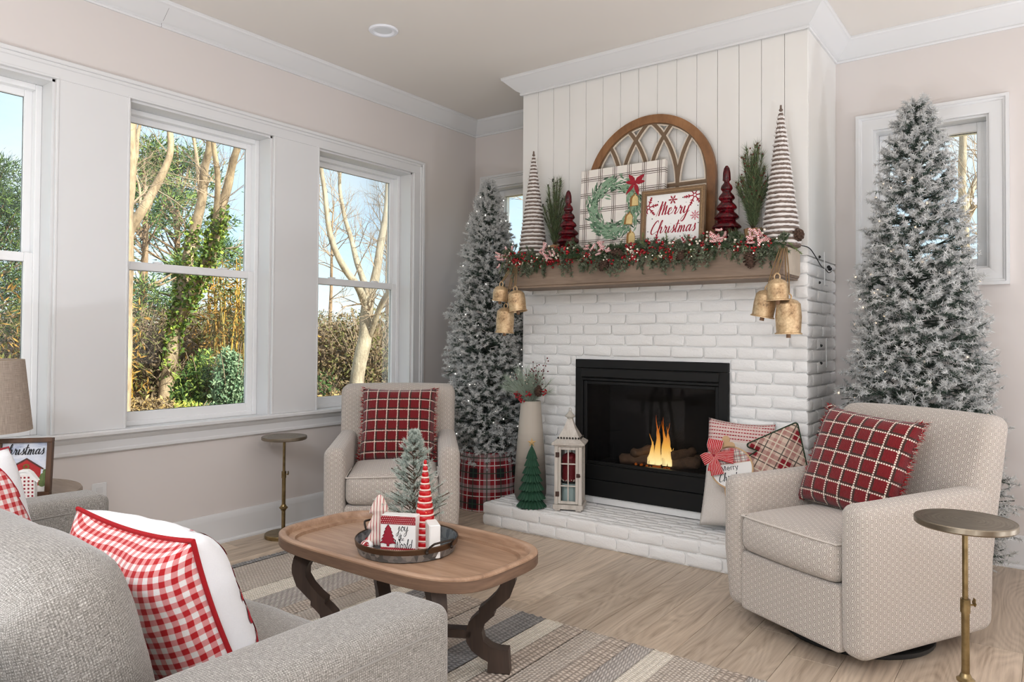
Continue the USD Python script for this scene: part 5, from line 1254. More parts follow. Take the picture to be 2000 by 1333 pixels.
for c, d, L, r in (((-1.262, 3.775, 1.655), (.25, -.2, -1), .085, .034), ((-1.07, 3.93, 1.735), (.5, -.6, .3), .075, .034), ((-2.115, 3.79, 1.668), (-.2, -.5, -.8), .075, .032), ((-1.655, 3.785, 1.69), (.4, -.6, -.5), .07, .030), ((-2.005, 3.79, 1.70), (-.7, -.6, .1), .07, .030)):
    ga.add('pine_cone', pinecone(c, d, L, r), CONE, False)
# fairy lights on a thin wire, and their plug on the chimney's side
fw = []
for k in range(64):
    t = k/63; x = -2.86+1.80*t; fw.append((x+rng.normal(0, .012), MY0-.018+rng.normal(0, .008), MZ1+.0+.028*math.sin(t*41)+rng.normal(0, .014)))
fw = np.array(fw); fl_ = Thing('fairy_lights', 'thin string of warm fairy lights woven through the mantel garland', 'string lights', (0, 0, 0))
fl_.add('wire', tube(catmull(fw, 4), .0007, 5), plain('copper_wire', srgb(150, 130, 100), .4, metallic=.6), True)
berries(fl_.path, 'bulbs', fw[1:-1:2]+np.array([0, -.004, 0]), .0026, WARMBULB)
cb = Thing('lights_plug', 'black plug and twisted cord of the fairy lights on the brick side', 'plug', (0, 0, 0))
cb.add('cord', tube(catmull([(-1.055, 3.93, 1.70), (-1.03, 4.05, 1.695), (-1.022, 4.15, 1.66), (-1.020, 4.27, 1.615), (-1.018, 4.36, 1.603), (-1.018, 4.43, 1.59), (-1.016, 4.49, 1.60)], 8), .0028, 6), BLACKM, True)
cb.add('plug', cat([tfm(lathe([(0, 0), (.010, 0), (.012, .008), (.007, .022), (.010, .034), (.010, .038), (0, .038)], 16), mat4((-1.018, 4.47, 1.612), PI/2*0+1.3))]), BLACKM)
WIRE = plain('white_wire', srgb(226, 226, 226), .5)
for lab, pts_ in (('white wire hanger holding the plug on the brick side', [(-1.018, 4.335, 1.70), (-1.016, 4.335, 1.53), (-1.016, 4.345, 1.515), (-1.016, 4.40, 1.512)]), ('white wire hanger lower on the brick side', [(-1.016, 4.40, 1.20), (-1.016, 4.37, 1.20), (-1.016, 4.37, 1.06), (-1.016, 4.39, 1.05)])):
    h_ = Thing('wire_hanger', lab, 'hanger', (0, 0, 0)); h_.add('wire', tube(catmull(pts_, 6), .003, 6), WIRE, True); c_ = np.array(pts_[1]); h_.add('screw', cat([mv(trimesh.creation.icosphere(2, .008), CX1+.003, c_[1]-.03, z_) for z_ in (pts_[0][2]-.03, pts_[-2][2]+.01)]), BLACKM, True)

# ---------------------------------------------------------------- bells hanging from the mantel's ends
def bell_metal():
    b = MB('aged_brass_bell'); o = b.obj(); n1 = b.noise(o, 14., 5., .6); n2 = b.noise(o, 90., 4., .7)
    c = b.ramp(n1*.65+n2*.35, [(.34, srgb(98, 74, 52)), (.43, srgb(184, 152, 114)), (.6, srgb(224, 198, 158)), (.75, srgb(204, 174, 134))])
    return b.out(c, .40, b.bump(n2, .12, .001), metallic=.55)
BELLM = bell_metal(); JUTE = plain('jute_rope', srgb(134, 108, 76), .95, .2, 300., .4)
def cow_bell(label, x, y, ztop, H, R, rx, ry, hook, barrel=0.):
    """ztop is the shoulder's top; the loop and rope go up to hook"""
    M_ = mat4((x, y, ztop))@rotm(rx, ry, 0); t = Thing('cow_bell', label, 'bell', m=M_)
    p = [(.004, .0), (R*.35, -.002), (R*.7, -.010), (R*.92, -.024), (R*.955, -.027), (R*.95, -.030), (R*(1+.04*barrel), -H*.5), (R*.97, -H+.012), (R*.99, -H+.008), (R*1.08, -H+.005), (R*1.08, -H), (R*1.0, -H), (R*.93, -H+.012), (R*.93, -H*.5), (R*.88, -.032), (.004, -.012)]
    t.add('body', lathe(p, 44), BELLM, 40)
    t.add('top_loop', tube(catmull([(-.012, 0, -.002), (-.013, 0, .014), (0, 0, .026), (.013, 0, .014), (.012, 0, -.002)], 6), .004, 8), BELLM)
    t.add('clapper', cat([tube([(0, 0, -.014), (0, 0, -H*.8)], .002, 6), tube([(0, 0, -H*.72), (0, 0, -H-.018)], [.010, .011], 10)]), plain('clapper_wood', srgb(150, 116, 88), .7))
    hk = np.linalg.inv(M_)@np.array([*hook, 1]); hk = hk[:3]
    for s in (-1, 1): t.add('rope', tube(catmull([(s*.004, 0, .022), tuple((hk*.5+np.array([s*.007, 0, .01]))), tuple(hk+np.array([s*.004, 0, 0]))], 6), .0032, 6), JUTE)
    return t
YB_ = 3.722
cow_bell('small aged brass bell, upper left of the three at the mantel left end', -2.838, YB_-.01, 1.538, .100, .050, 0, math.radians(6), (-2.805, 3.79, 1.675))
cow_bell('mid-sized aged brass bell, tilted right of the three at the mantel left end', -2.728, YB_-.005, 1.505, .138, .056, 0, math.radians(-9), (-2.775, 3.79, 1.675))
cow_bell('largest aged brass bell, lowest of the three at the mantel left end', -2.808, YB_-.0, 1.398, .165, .058, 0, math.radians(3), (-2.79, 3.79, 1.675))
cow_bell('small aged brass bell, topmost of the three at the mantel right end', -1.085, YB_-.045, 1.507, .112, .052, 0, math.radians(-2), (-1.085, 3.79, 1.672))
cow_bell('mid-sized aged brass bell, tilted left of the three at the mantel right end', -1.152, YB_+.02, 1.455, .140, .055, 0, math.radians(11), (-1.10, 3.79, 1.672))
cow_bell('largest aged brass bell, lowest of the three at the mantel right end', -1.043, YB_+.0, 1.408, .178, .060, 0, 0, (-1.075, 3.79, 1.672), 1.)

# ---------------------------------------------------------------- on the hearth: vase, tree, lantern, cushions, plaque
HZ = .1452
def ombre():
    b = MB('ombre_stoneware'); o = b.obj(); x, y, z = b.xyz(o); n_ = b.noise(b.scaled(o, (3, 3, 26)), 1., 4.); t = z*(1/.65)+(n_-.5)*.22
    return b.out(b.ramp(t, [(.05, srgb(92, 86, 80)), (.28, srgb(120, 112, 104)), (.46, srgb(166, 157, 145)), (.7, srgb(190, 181, 168)), (1, srgb(186, 177, 164))]), .6, b.bump(n_, .15, .002))
va = Thing('floor_vase', 'tall tapered grey-beige vase with frosted pine and red berries on the hearth', 'vase', (-2.705, 3.86, HZ))
va.add('body', lathe([(0, 0), (.070, 0), (.092, .018), (.103, .05), (.104, .10), (.094, .28), (.080, .46), (.066, .63), (.066, .648), (.061, .650), (.058, .646), (.072, .46), (.088, .2), (.0, .02)], 56), ombre(), 50)
rng = np.random.default_rng(91); P, D, st, bb, bb2, bpk = [], [], [], [], [], []
for k in range(44):
    a = rng.uniform(0, 2*PI); s = rng.uniform(.25, 1); ex = np.array([math.cos(a)*.20*s-.03, math.sin(a)*.09*s-.01, .65+.05+.13*(1-s)+rng.uniform(0, .07)]); p = catmull([(0, 0, .55), (ex[0]*.25, ex[1]*.25, .66), ex], 7); st.append(tube(p, .0014, 4))
    m = 130; q = rng.uniform(.4, 1, m)*(len(p)-1.001); i = q.astype(int); P.append(p[i]+(p[i+1]-p[i])*(q-i)[:, None]); D.append(unit(unit(p[i+1]-p[i])+rng.normal(0, .35, (m, 3))))
va.add('stems', cat(st), BARK, True, kind='stuff'); P, D = np.vstack(P), np.vstack(D); va.add('frosted_pine', needles(P, D, .075*rng.uniform(.6, 1.1, len(P)), .0017, rng), plain('frosted_pine', srgb(168, 182, 164), .85, .25, 200.), False, kind='stuff')
st = []
for k in range(11):
    ex = np.array([rng.uniform(-.12, .14), rng.uniform(-.05, .03), rng.uniform(.80, .93)]); p = catmull([(0, 0, .6), (ex[0]*.5, ex[1]*.5, .74), ex], 6); st.append(tube(p, .001, 4)); bb += list(p[6:]+rng.normal(0, .010, p[6:].shape))
for c in ((-.055, -.07, .685), (-.035, -.075, .672), (-.02, -.08, .66), (.03, -.06, .70), (.125, -.03, .715), (-.065, -.07, .70)): bb2 += list(np.array(c)+rng.normal(0, .009, (9, 3)))
for k in range(14): bpk.append(np.array([rng.uniform(-.13, .05), -.05+rng.normal(0, .02), rng.uniform(.75, .85)]))
va.add('berry_stems', cat(st), BARK, True, kind='stuff'); berries(va.path, 'wine_berries', np.array(bb), .0046, plain('wine_berry', srgb(96, 20, 30), .4)); berries(va.path, 'red_berries', np.array(bb2), .0060, RED_B); berries(va.path, 'cream_berries', np.array(bpk), .0046, PEARL)
va.add('pine_cone', pinecone((.075, -.03, .685), (.3, -.2, 1), .07, .028), CONE, False)

gt = Thing('pleated_tree', 'dark green pleated paper-style tree with a gold star on the hearth', 'ornament', (-2.612, 3.742, HZ))
GRN = plain('matte_green', srgb(26, 70, 48), .75, .08, 60.)
def pleat(r0, z0, r1, z1, k=22):
    n_ = k*4; a = np.linspace(0, 2*PI, n_, endpoint=False); w = np.abs(((np.arange(n_)/4) % 1)*2-1)*2-1; R_ = []
    for r, z, amp in ((r1*.5, z1, 0.), (r1, z1-.002, .02), ((r0+r1)/2, (z0+z1)/2+.004, .045), (r0, z0, .075), (r0*.93, z0+.002, .07), (r1*.6, z0+.010, .0)):
        rr = r*(1+amp*w); zz = np.full(n_, z)-(.006*(w+1)/2 if r == r0 else 0); R_.append(np.c_[rr*np.cos(a), rr*np.sin(a), zz])
    return loft(R_)
zt = [.007, .056, .112, .165, .212, .258, .302, .348]; rt = [.092, .086, .077, .067, .057, .046, .035]
for i in range(7): gt.add('tier', pleat(rt[i], zt[i], rt[i]*.40 if i < 6 else .004, zt[i+1]+.008 if i < 6 else .380), GRN, 20)
star = Polygon([((.030 if k % 2 == 0 else .012)*math.sin(k*PI/5), (.030 if k % 2 == 0 else .012)*math.cos(k*PI/5)) for k in range(10)])
sv = np.array(star.exterior.coords[:-1]); sm = hull_star = None
V_ = [(x, 0, z) for x, z in sv]+[(0, -.008, 0), (0, .008, 0)]; F_ = []
for k in range(10): F_ += [(k, (k+1) % 10, 10), ((k+1) % 10, k, 11)]
st_ = trimesh.Trimesh(V_, F_, process=False); st_.fix_normals(); gt.add('star', tfm(st_, mat4((0, 0, .400), 0, 0, math.radians(35))), plain('gold_star', srgb(214, 180, 126), .45, metallic=.4), False); gt.add('star_stem', tube([(0, 0, .37), (0, 0, .39)], .003, 6), GRN)

ln = Thing('lantern', 'whitewashed wooden lantern with a red candle inside on the hearth', 'lantern', (-2.405, 3.862, HZ), math.radians(24))
WW = wood('whitewashed_wood', [(.3, srgb(170, 158, 146)), (.55, srgb(204, 196, 186)), (.75, srgb(222, 216, 208))], (24, 24, 3), .7)
LW = .085
ln.add('base', cat([cbox(-LW-.008, LW+.008, -LW-.008, LW+.008, .008, .036, .003)]+[cbox(sx*(LW-.02)-.018, sx*(LW-.02)+.018, -LW-.008, LW+.008, 0, .01, .002) for sx in (-1, 1)]), WW, False)
for sx in (-1, 1):
    for sy in (-1, 1): ln.add('post', cbox(min(sx*LW, sx*(LW-.022)), max(sx*LW, sx*(LW-.022)), min(sy*LW, sy*(LW-.022)), max(sy*LW, sy*(LW-.022)), .036, .392, .002), WW, False)
ln.add('top_plate', cat([cbox(-LW-.004, LW+.004, -LW-.004, LW+.004, .390, .402, .003)]), WW, False)
def grid4(rot_, y, name, nm2):
    M_ = rotm(0, 0, rot_)
    dr_ = ln.add(name, tfm(cat([frame_ring(-LW+.023, LW-.023, .040, .388, .017, lambda p, q, r, s: cbox(p, q, y, y+.012, r, s, .0015)), cbox(-.004, .004, y+.002, y+.010, .05, .38, .001)]+[cbox(-LW+.03, LW-.03, y+.0022, y+.0098, z-.004, z+.004, .001) for z in (.150, .285)]), M_), WW, False)
    part(dr_, 'pane', tfm(bx(-LW+.035, LW-.035, y+.005, y+.0065, .05, .38), M_), FGL2, False); return dr_
b = MB('lantern_glass'); fr = b.n('fresnel', 'fac', IOR=1.3)
FGL2 = b.done(b.n('mix_closure', 'closure', fac=fr*.6, closure1=b.n('transparent_bsdf', 'BSDF', color=(.93, .95, .95)), closure2=b.n('glossy_bsdf', 'BSDF', color=(1, 1, 1), roughness=.01)))
door_ = grid4(0, -LW+.003, 'door', 0); grid4(PI/2, -LW+.003, 'side_window', 0); grid4(PI, -LW+.003, 'side_window', 0); grid4(-PI/2, -LW+.003, 'side_window', 0)
RUST = plain('dark_hinge', srgb(66, 42, 32), .6)
part(door_, 'hinge', cbox(-LW+.008, -LW+.030, -LW-.004, -LW+.004, .325, .355, .001), RUST, False); part(door_, 'hinge', cbox(-LW+.008, -LW+.030, -LW-.004, -LW+.004, .085, .115, .001), RUST, False); part(door_, 'latch', cat([cbox(LW-.034, LW-.012, -LW-.005, -LW+.004, .205, .228, .002), mv(trimesh.creation.icosphere(2, .006), LW-.014, -LW-.007, .216)]), RUST, False)
rs = [(LW+.016, .402), (LW+.016, .412), (LW+.010, .416), (LW*.86, .432), (LW*.66, .462), (LW*.42, .500), (LW*.26, .535), (LW*.18, .556)]
def sq(h, z): return [(-h, -h, z), (h, -h, z), (h, h, z), (-h, h, z)]
roof_ = ln.add('roof', loft([sq(h, z) for h, z in rs]), WW, False)
hol = [(s*LW*.74-0, 0) for s in np.linspace(-1, 1, 8)]
for kk in range(2):
    for x_, _ in hol: part(roof_, 'vent_hole', tfm(tfm(lathe([(0, 0), (.0056, 0), (.0056, .006), (0, .006)], 10), mat4((x_, -LW*.80-.004, .441), math.radians(52))), rotm(0, 0, kk*PI/2)), plain('hole_dark', (.03, .025, .02), .9), False)
fi_ = ln.add('finial', lathe([(0, .55), (.018, .55), (.020, .562), (.030, .566), (.031, .573), (.018, .588), (.012, .596), (.006, .604), (.0, .606)], 28), plain('lantern_metal', srgb(190, 184, 174), .6)); part(fi_, 'ring', tube(catmull([(-.008, 0, .600), (-.006, 0, .616), (0, 0, .622), (.006, 0, .616), (.008, 0, .600)], 5), .002, 6), plain('lantern_metal', srgb(190, 184, 174), .6))
cd = Thing('pillar_candle', 'thick dark red pillar candle inside the whitewashed lantern', 'candle', (-2.405, 3.862, HZ+.160))
cd.add('wax', lathe([(0, .012), (.048, .012), (.049, .016), (.049, .150), (.044, .168), (.02, .182), (0, .183)], 36), plain('red_wax', srgb(128, 22, 30), .55), 50); cd.add('plate', lathe([(0, .0), (.055, .0), (.055, .010), (0, .011)], 36), BLACKM); cd.add('wick', tube([(0, 0, .18), (.001, 0, .192)], .001, 5), BLACKM)
cr = Thing('candle_riser', 'clear ribbed glass riser under the red candle in the lantern', 'candle holder', (-2.405, 3.862, HZ+.0365))
cr.add('glass', lathe([(0, 0), (.045, 0), (.05, .01), (.05, .115), (.045, .122), (0, .1225)], 20), plain('pale_glass', srgb(190, 206, 204), .25), False)
pb = np.c_[.05*np.cos(np.linspace(0, 6.2, 40)), .05*np.sin(np.linspace(0, 6.2, 40)), np.full(40, .018)]+np.random.default_rng(2).normal(0, .004, (40, 3)); berries(cd.path, 'candle_ring', pb, .0042, PEARL, sub=1)

# cushions and plaque propped on the hearth behind the right armchair
def knit():
    b = MB('striped_knit'); u, v = b.uv(); nz = b.noise(b.vec(u*110., v*300., 0.), 1., 3.); base = b.mix(nz, srgb(214, 204, 194), srgb(240, 234, 228)); r = None
    for k in range(6):
        q = v.band(.290-.020*k, .0030); r = q if r is None else b.math('maximum', r, q)
    r = b.math('maximum', r*(b.math('sine', u*420.+nz*6.)*.5+.5 > .25), v.band(.115, .011)*.8); pink = (v > .175)*(v < .31)*.4
    c = b.mix(pink, base, srgb(222, 168, 164)); c = b.mix(r, c, srgb(164, 34, 48)); return b.out(c, .95, b.bump(nz+r*.5, .6, .003))
kp = Thing('throw_pillow', 'cream knit pillow with red stripes propped on the hearth against the brick', 'pillow', m=mat4((-1.385, 3.965, .455))@rotm(0, 0, math.radians(12))@rotm(math.radians(-12), 0, 0)@rotm(0, math.radians(3), 0))
F, B, e = pillow(.36, .60, .12, 27, .06, 33); kp.add('front', F, knit()); kp.add('back', B, WHITEFAB)
def tartan(name, P, cols, scale=1.):
    """three-colour tartan on uv metres: ground, broad bands, fine lines"""
    b = MB(name); u, v = b.uv(); g, d, l1, l2 = cols; tw_ = b.math('sine', (u+v)*(2*PI/.003))*.5+.5
    def bands(q):
        f = (q*(1/P)).fract(); return f.band(.25, .15), f.band(.75, .12), b.math('maximum', f.band(.5, .016), f.band(.03, .016)), b.math('maximum', f.band(.25, .018), f.band(.75, .02))
    A, C = bands(u), bands(v); c = b.mix((A[0]+C[0])*.5, g, d); c = b.mix((A[1]+C[1])*.30, c, l1); c = b.mix(b.math('maximum', A[2], C[2])*.85, c, l2[0]); c = b.mix(b.math('maximum', A[3], C[3])*.8, c, l2[1])
    return b.out(b.mix(tw_*.12, c, (.02, .02, .02)), .9, b.bump(tw_, .2, .001))
TPP = tartan('cream_red_tartan', .17, (srgb(222, 200, 182), srgb(138, 18, 34), srgb(150, 40, 50), (srgb(40, 40, 30), srgb(232, 222, 200))))
tpo = Polygon([(0, .26), (.155, .055), (.085, .065), (.19, -.13), (.05, -.12), (.045, -.24), (-.045, -.24), (-.05, -.12), (-.19, -.13), (-.085, .065), (-.155, .055)]).buffer(.016).buffer(-.004)
pt = puffed(tpo, .085, 40); ptl = Thing('tree_pillow', 'tree-shaped tartan cushion with dark green piping, tilted on the hearth', 'pillow', m=mat4((-1.175, 3.905, .52))@rotm(0, 0, math.radians(18))@rotm(math.radians(-12), 0, 0)@rotm(0, math.radians(26), 0))
V_, F_, N_ = meshkit.arrays(pt, True); ptl.add('body', UVMesh(V_, F_, V_[:, [0, 2]], N_), TPP); ec = np.array(tpo.exterior.coords)[::1]; ptl.add('piping', tube(np.c_[ec[:, 0], np.zeros(len(ec)), ec[:, 1]], .005, 6), plain('dark_green_piping', srgb(40, 56, 36), .9), True)
pq = Thing('round_plaque', 'round wooden Merry Christmas plaque with plaid top and striped bow, on the hearth', 'sign', m=mat4((-1.355, 3.790, .522))@rotm(0, 0, math.radians(14))@rotm(math.radians(-14), 0, 0)@rotm(0, math.radians(-12), 0))
RW = .112; TANW = plain('tan_cut_wood', srgb(196, 160, 118), .6, .15, 30.)
pq.add('board', tfm(extr(Point(0, 0).buffer(RW, 24), .012), UPRIGHT), TANW, 30)
disc = Point(0, 0).buffer(RW-.008, 24); up = disc.intersection(sbox(-1, .022, 1, 1)); lo = disc.intersection(sbox(-1, -1, 1, .020))
pq.add('white_face', decal(lo, -.0122), PAPER, False); mm = decal(up, -.0122); pq.add('plaid_face', UVMesh(mm.vertices, mm.faces, np.asarray(mm.vertices)[:, [0, 2]]), tartan('green_red_tartan', .075, (srgb(236, 226, 218), srgb(196, 120, 120), srgb(60, 90, 66), (srgb(70, 30, 30), srgb(180, 40, 50)))))
def serif(text, h):
    ps = []
    m = meshkit.text_mesh(text, h, .0006); return m
mt = serif('Merry', .024); w_ = mt.bounds[1][0]; pq.add('lettering', mv(tfm(mt, UPRIGHT), -w_/2-.01, -.0124, -.012), INK_BLACK, False); pq.add('script_lettering', decal(centred(script('Christmas', .02, .2, .07), .004, -.045, .155), -.0126), INK_BLACK, False)
pq.add('knob_topper', tfm(extr(unary_union([Point(0, .150).buffer(.020), Point(.018, .112).buffer(.022), Point(-.014, .118).buffer(.016), sbox(-.012, .10, .014, .15)]), .012), UPRIGHT), TANW, 30)
def stripe_rib():
    b = MB('striped_ribbon'); u, v = b.uv(); return b.out(b.mix((u*(1/.0095)).fract() < .20, srgb(182, 8, 22), srgb(238, 220, 216)), .7)
RIB = stripe_rib()
def loop_rib(dx, dz, L, w, tail):
    k = 12; t = np.linspace(0, 1, k); d = unit(np.array([dx, 0, dz])); n_ = np.array([-d[2], 0, d[0]]); P_ = []
    for s in np.linspace(-1, 1, 7):
        row = [d*L*tt+n_*s*w*(.25+.75*tt**.7 if tail else .22+.78*math.sin(PI*min(tt, .62)/1.24))+np.array([0, -.020*math.sin(PI*tt*(1 if not tail else .6))-.006, 0]) for tt in t]; P_.append(row)
    P_ = np.array(P_); uv = np.stack([np.repeat(np.linspace(-w, w, 7)[:, None], k, 1), np.repeat(t[None]*L, 7, 0)], -1); g = sheet_uv(P_, uv); back = UVMesh(g.v+np.array([0, .0012, 0]), g.f[:, ::-1], g.uv); return uvcat([g, back])
BWO = np.array([-.078, -.016, .075])
for dx, dz, L, w, tl in ((.35, 1, .085, .040, 0), (1, -.25, .105, .036, 1), (-1, -.30, .065, .030, 0), (.05, -1, .105, .034, 1), (-.2, -1, .085, .026, 1)):
    g = loop_rib(dx, dz, L, w, tl); g.v = g.v+BWO; pq.add('bow_loop' if not tl else 'bow_tail', g, RIB)
pq.add('bow_knot', mv(tfm(trimesh.creation.icosphere(2, .014), np.diag([1, .8, 1.1, 1])), *BWO), plain('print_red', srgb(150, 22, 44), .8), True)
pq.add('easel_leg', tube([(0, .006, -.09), (0, .045, -.368)], .006, 8), TANW); pq.add('easel_foot', cat([tube([(s*.05, .004, -.09), (s*.065, -.022, -.376)], .006, 8) for s in (-1, 1)]), TANW)
# ---------------------------------------------------------------- flocked Christmas trees
DKGREEN = plain('dark_green_stem', srgb(58, 66, 58), .9)
FLOCK = plain('snow_flock', srgb(214, 214, 212), .95, .06, 200.); FLOCKN = plain('tree_needles', srgb(72, 88, 76), .85, .3, 200.)
TART = tartan('red_black_tartan', .21, (srgb(150, 22, 34), srgb(24, 26, 28), srgb(196, 200, 200), (srgb(226, 220, 214), srgb(40, 70, 52))))
def flocked_tree(label, x, y, H, prof, seed, nt, bulbs, bulb_m, collar, base_z=.28):
    t = Thing('christmas_tree', label, 'Christmas tree', (x, y, 0)); rng = np.random.default_rng(seed)
    pz, pr = np.array([p[0] for p in prof]), np.array([p[1] for p in prof]); R = lambda z: np.interp(z, pz, pr)
    t.add('trunk', tube([(0, 0, .02), (0, 0, H*.97)], [.022, .006], 10), DKGREEN)
    zs = np.linspace(base_z, H-.03, 600); w = R(zs)+.05; cdf = np.cumsum(w)/w.sum()
    W1, W2, G, tubes = [], [], [], []; tips = []
    for k in range(nt):
        z = np.interp((k+.5)/nt, cdf, zs); a = k*2.39996+rng.normal(0, .25); r = R(z); inner = rng.random() < .28
        o = np.array([math.cos(a), math.sin(a), 0.]); up = rng.uniform(-.25, .75)+.6*(z/H)**4
        Lb = r*(rng.uniform(.35, .7) if inner else rng.uniform(.82, 1.10))
        e = np.array([0, 0, z])+o*Lb; b0 = np.array([0, 0, z-up*Lb*.8+.0]); d = unit(e-b0)
        if k % 2 == 0: tubes.append(tube([b0, b0+(e-b0)*.5, e-d*.03], [.005, .0035, .002], 4))
        for j in range(3):
            side = (-1.1, 0, 1.1)[j]+rng.normal(0, .25); dd = unit(d+side*np.array([-o[1], o[0], 0])*.8+np.array([0, 0, rng.normal(.05, .45)]))
            TL = min(.055+r*.20, .125)*rng.uniform(.75, 1.2); s0 = e-d*TL*(.95 if not inner else .6); m = 112; s = rng.uniform(0, 1, m)**.8
            p = s0+dd*(s*TL)[:, None]; nd = unit(dd*.55+rng.normal(0, .72, (m, 3))); tips.append(s0+dd*TL)
            top_ = s*1.5+nd[:, 2]*.45+rng.normal(0, .18, m) > .60
            (W1 if True else W2).append((p[top_], nd[top_])); G.append((p[~top_], nd[~top_]))
    t.add('branches', cat(tubes), DKGREEN, False, kind='stuff')
    for nm, Q, m, ln_, wd in (('flocked_needles', W1, FLOCK, .024, .0046), ('green_needles', G, FLOCKN, .028, .0040)):
        p, d = np.vstack([q[0] for q in Q]), np.vstack([q[1] for q in Q]); t.add(nm, needles(p, d, ln_*rng.uniform(.6, 1.15, len(p)), wd, rng), m, False, kind='stuff')
    tips = np.array(tips); sel = rng.choice(len(tips), bulbs, replace=False); rr = tips[sel]*np.array([.97, .97, 1])
    berries(t.path, 'light_bulbs', rr, .0046, bulb_m)
    R0, R1, Hc = collar; n_ = 48; a = np.linspace(0, 2*PI, n_+1)
    g = np.array([[(r_*math.cos(q), r_*math.sin(q), z_) for z_, r_ in ((.0, R0), (Hc*.5, (R0+R1)/2+.004), (Hc, R1), (Hc, R1-.006), (.002, R0-.006))] for q in a]); uv = np.array([[(q*R0, z_) for z_ in (0, Hc*.5, Hc, Hc, 0)] for q in a])
    s_ = sheet_uv(g, uv); t.add('tree_collar', s_, TART, label='red and black plaid tree collar')
    return t
flocked_tree('slim snow-flocked Christmas tree with white lights in the left alcove', -3.25, 4.10, 2.375, [(.25, .18), (.45, .26), (.65, .30), (1.0, .325), (1.35, .30), (1.65, .235), (1.95, .175), (2.2, .10), (2.375, .02)], 101, 800, 95, emit('cool_bulb', (1., .95, .88), 3.), (.225, .20, .40))
flocked_tree('tall snow-flocked Christmas tree with warm lights before the right window', -.55, 4.27, 2.49, [(.14, .40), (.45, .42), (.78, .385), (1.05, .345), (1.35, .31), (1.65, .275), (1.95, .215), (2.2, .165), (2.38, .10), (2.49, .03)], 102, 980, 130, emit('warm_tree_bulb', (1., .72, .48), 2.2), (.27, .22, .30), .16)

# ---------------------------------------------------------------- outdoors
def ground_m():
    b = MB('leaf_litter'); o = b.obj(); n1, n2 = b.noise(o, .35, 5.), b.noise(o, 6., 5., .7)
    return b.out(b.ramp(n1*.5+n2*.5, [(.3, srgb(92, 84, 50)), (.5, srgb(150, 126, 78)), (.7, srgb(186, 158, 104))]), .95, b.bump(n2, .6, .05))
gx_, gy_ = np.meshgrid(np.linspace(-95, 60, 80), np.linspace(-60, 95, 80), indexing='ij'); dd_ = np.hypot(gx_+1, gy_-1); gz_ = -.72+np.clip((dd_-16)/40, 0, 3)*1.0+(meshkit.noise(np.stack([gx_*.15, gy_*.15, gx_*0], -1), 3)-.5)*.25*np.clip((dd_-8)/10, 0, 1)
gg = sheet_uv(np.stack([gx_, gy_, gz_], -1), np.stack([gx_, gy_], -1)); struct('ground', trimesh.Trimesh(gg.v, gg.f[:, ::-1] if np.cross(gg.v[gg.f[0, 1]]-gg.v[gg.f[0, 0]], gg.v[gg.f[0, 2]]-gg.v[gg.f[0, 0]])[2] < 0 else gg.f, process=False), ground_m(), 'brown leaf-strewn ground outside', smooth=True)
def bark(name, lo, hi):
    b = MB(name); o = b.obj(); n1, n2 = b.noise(b.scaled(o, (2, 2, .8)), 2., 4.), b.noise(b.scaled(o, (9, 9, 3)), 2., 5., .7)
    return b.out(b.ramp(n1*.55+n2*.45, [(.32, lo), (.62, hi)]), .95, b.bump(n2, .6, .03))
BK1, BK2, BK3 = bark('pale_bark', srgb(112, 92, 72), srgb(192, 168, 138)), bark('brown_bark', srgb(104, 82, 64), srgb(178, 148, 118)), bark('sycamore_bark', srgb(122, 106, 90), srgb(206, 190, 166))
TWIG = plain('winter_twigs', srgb(162, 140, 118), .9)
def grow(p, d, L, r, lev, rng, out, spread=.55, up=.25, kids=4):
    n_ = 5 if lev else 4; pts = [p]; q, dd = np.array(p, float), np.array(d, float)
    for i in range(n_):
        dd = unit(dd+rng.normal(0, .13, 3)+np.array([0, 0, up*.12])); q = q+dd*L/n_; pts.append(q)
    pts = np.array(pts); out.append(tube(pts, np.linspace(r, r*.42, len(pts)), 5 if r > .03 else 3, False))
    if lev <= 0: return
    for k in range(kids):
        t = rng.uniform(.3, 1.0); i = min(int(t*n_), n_-1); b0 = pts[i]+(pts[i+1]-pts[i])*(t*n_-i); a = rng.normal(size=3); dk = unit(unit(pts[i+1]-pts[i])*.75+unit(a-dd*(a@dd))*spread*1.3+np.array([0, 0, up])); grow(b0, dk, L*rng.uniform(.5, .72), r*.48*(1.15-t*.4), lev-1, rng, out, spread, up, kids)
def traced_tree(name, label, curves, m, rng, twigs=2, tl=1.3, nt=9, extra=None, group=None):
    """curves: (points, r0, r1); twigs grow from the upper parts"""
    t = Thing(name, label, 'tree', tuple(curves[0][0][0])); base = np.array(curves[0][0][0]); tw = []
    for k, (pts, r0, r1) in enumerate(curves):
        p = catmull(np.array(pts)-base, 6); p = p+(meshkit.noise(p*1.3, k)[:, None]-.5)*.10*np.linspace(0, 1, len(p))[:, None]
        r = np.linspace(r0, r1, len(p))*(1+.12*(meshkit.noise(p*4, 9)-.5)); m_ = tube(p, r, 10); t.add('trunk' if k == 0 else 'limb', m_, m, True)
        for j in range(nt if k else max(1, nt//3)):
            i = int(rng.uniform(.25, 1)*(len(p)-2)); d = unit(unit(p[i+1]-p[i])*.6+rng.normal(0, .6, 3)+np.array([0, 0, .15])); grow(p[i], d, tl*rng.uniform(.35, .9), max(.009, r[i]*.2), twigs, rng, tw)
    t.add('twigs', cat(tw), TWIG, False, kind='stuff')
    return t, base
rng = np.random.default_rng(404)
IVY1, IVY2 = plain('ivy_leaves', srgb(84, 108, 44), .7, .4, 3.), plain('ivy_leaves_light', srgb(150, 168, 66), .7, .3, 3.)
A_trunk = [(-17.69, 9.34, -0.75), (-17.62, 9.38, -0.14), (-17.51, 9.44, 0.75), (-17.43, 9.49, 1.39), (-17.35, 9.53, 1.89)]
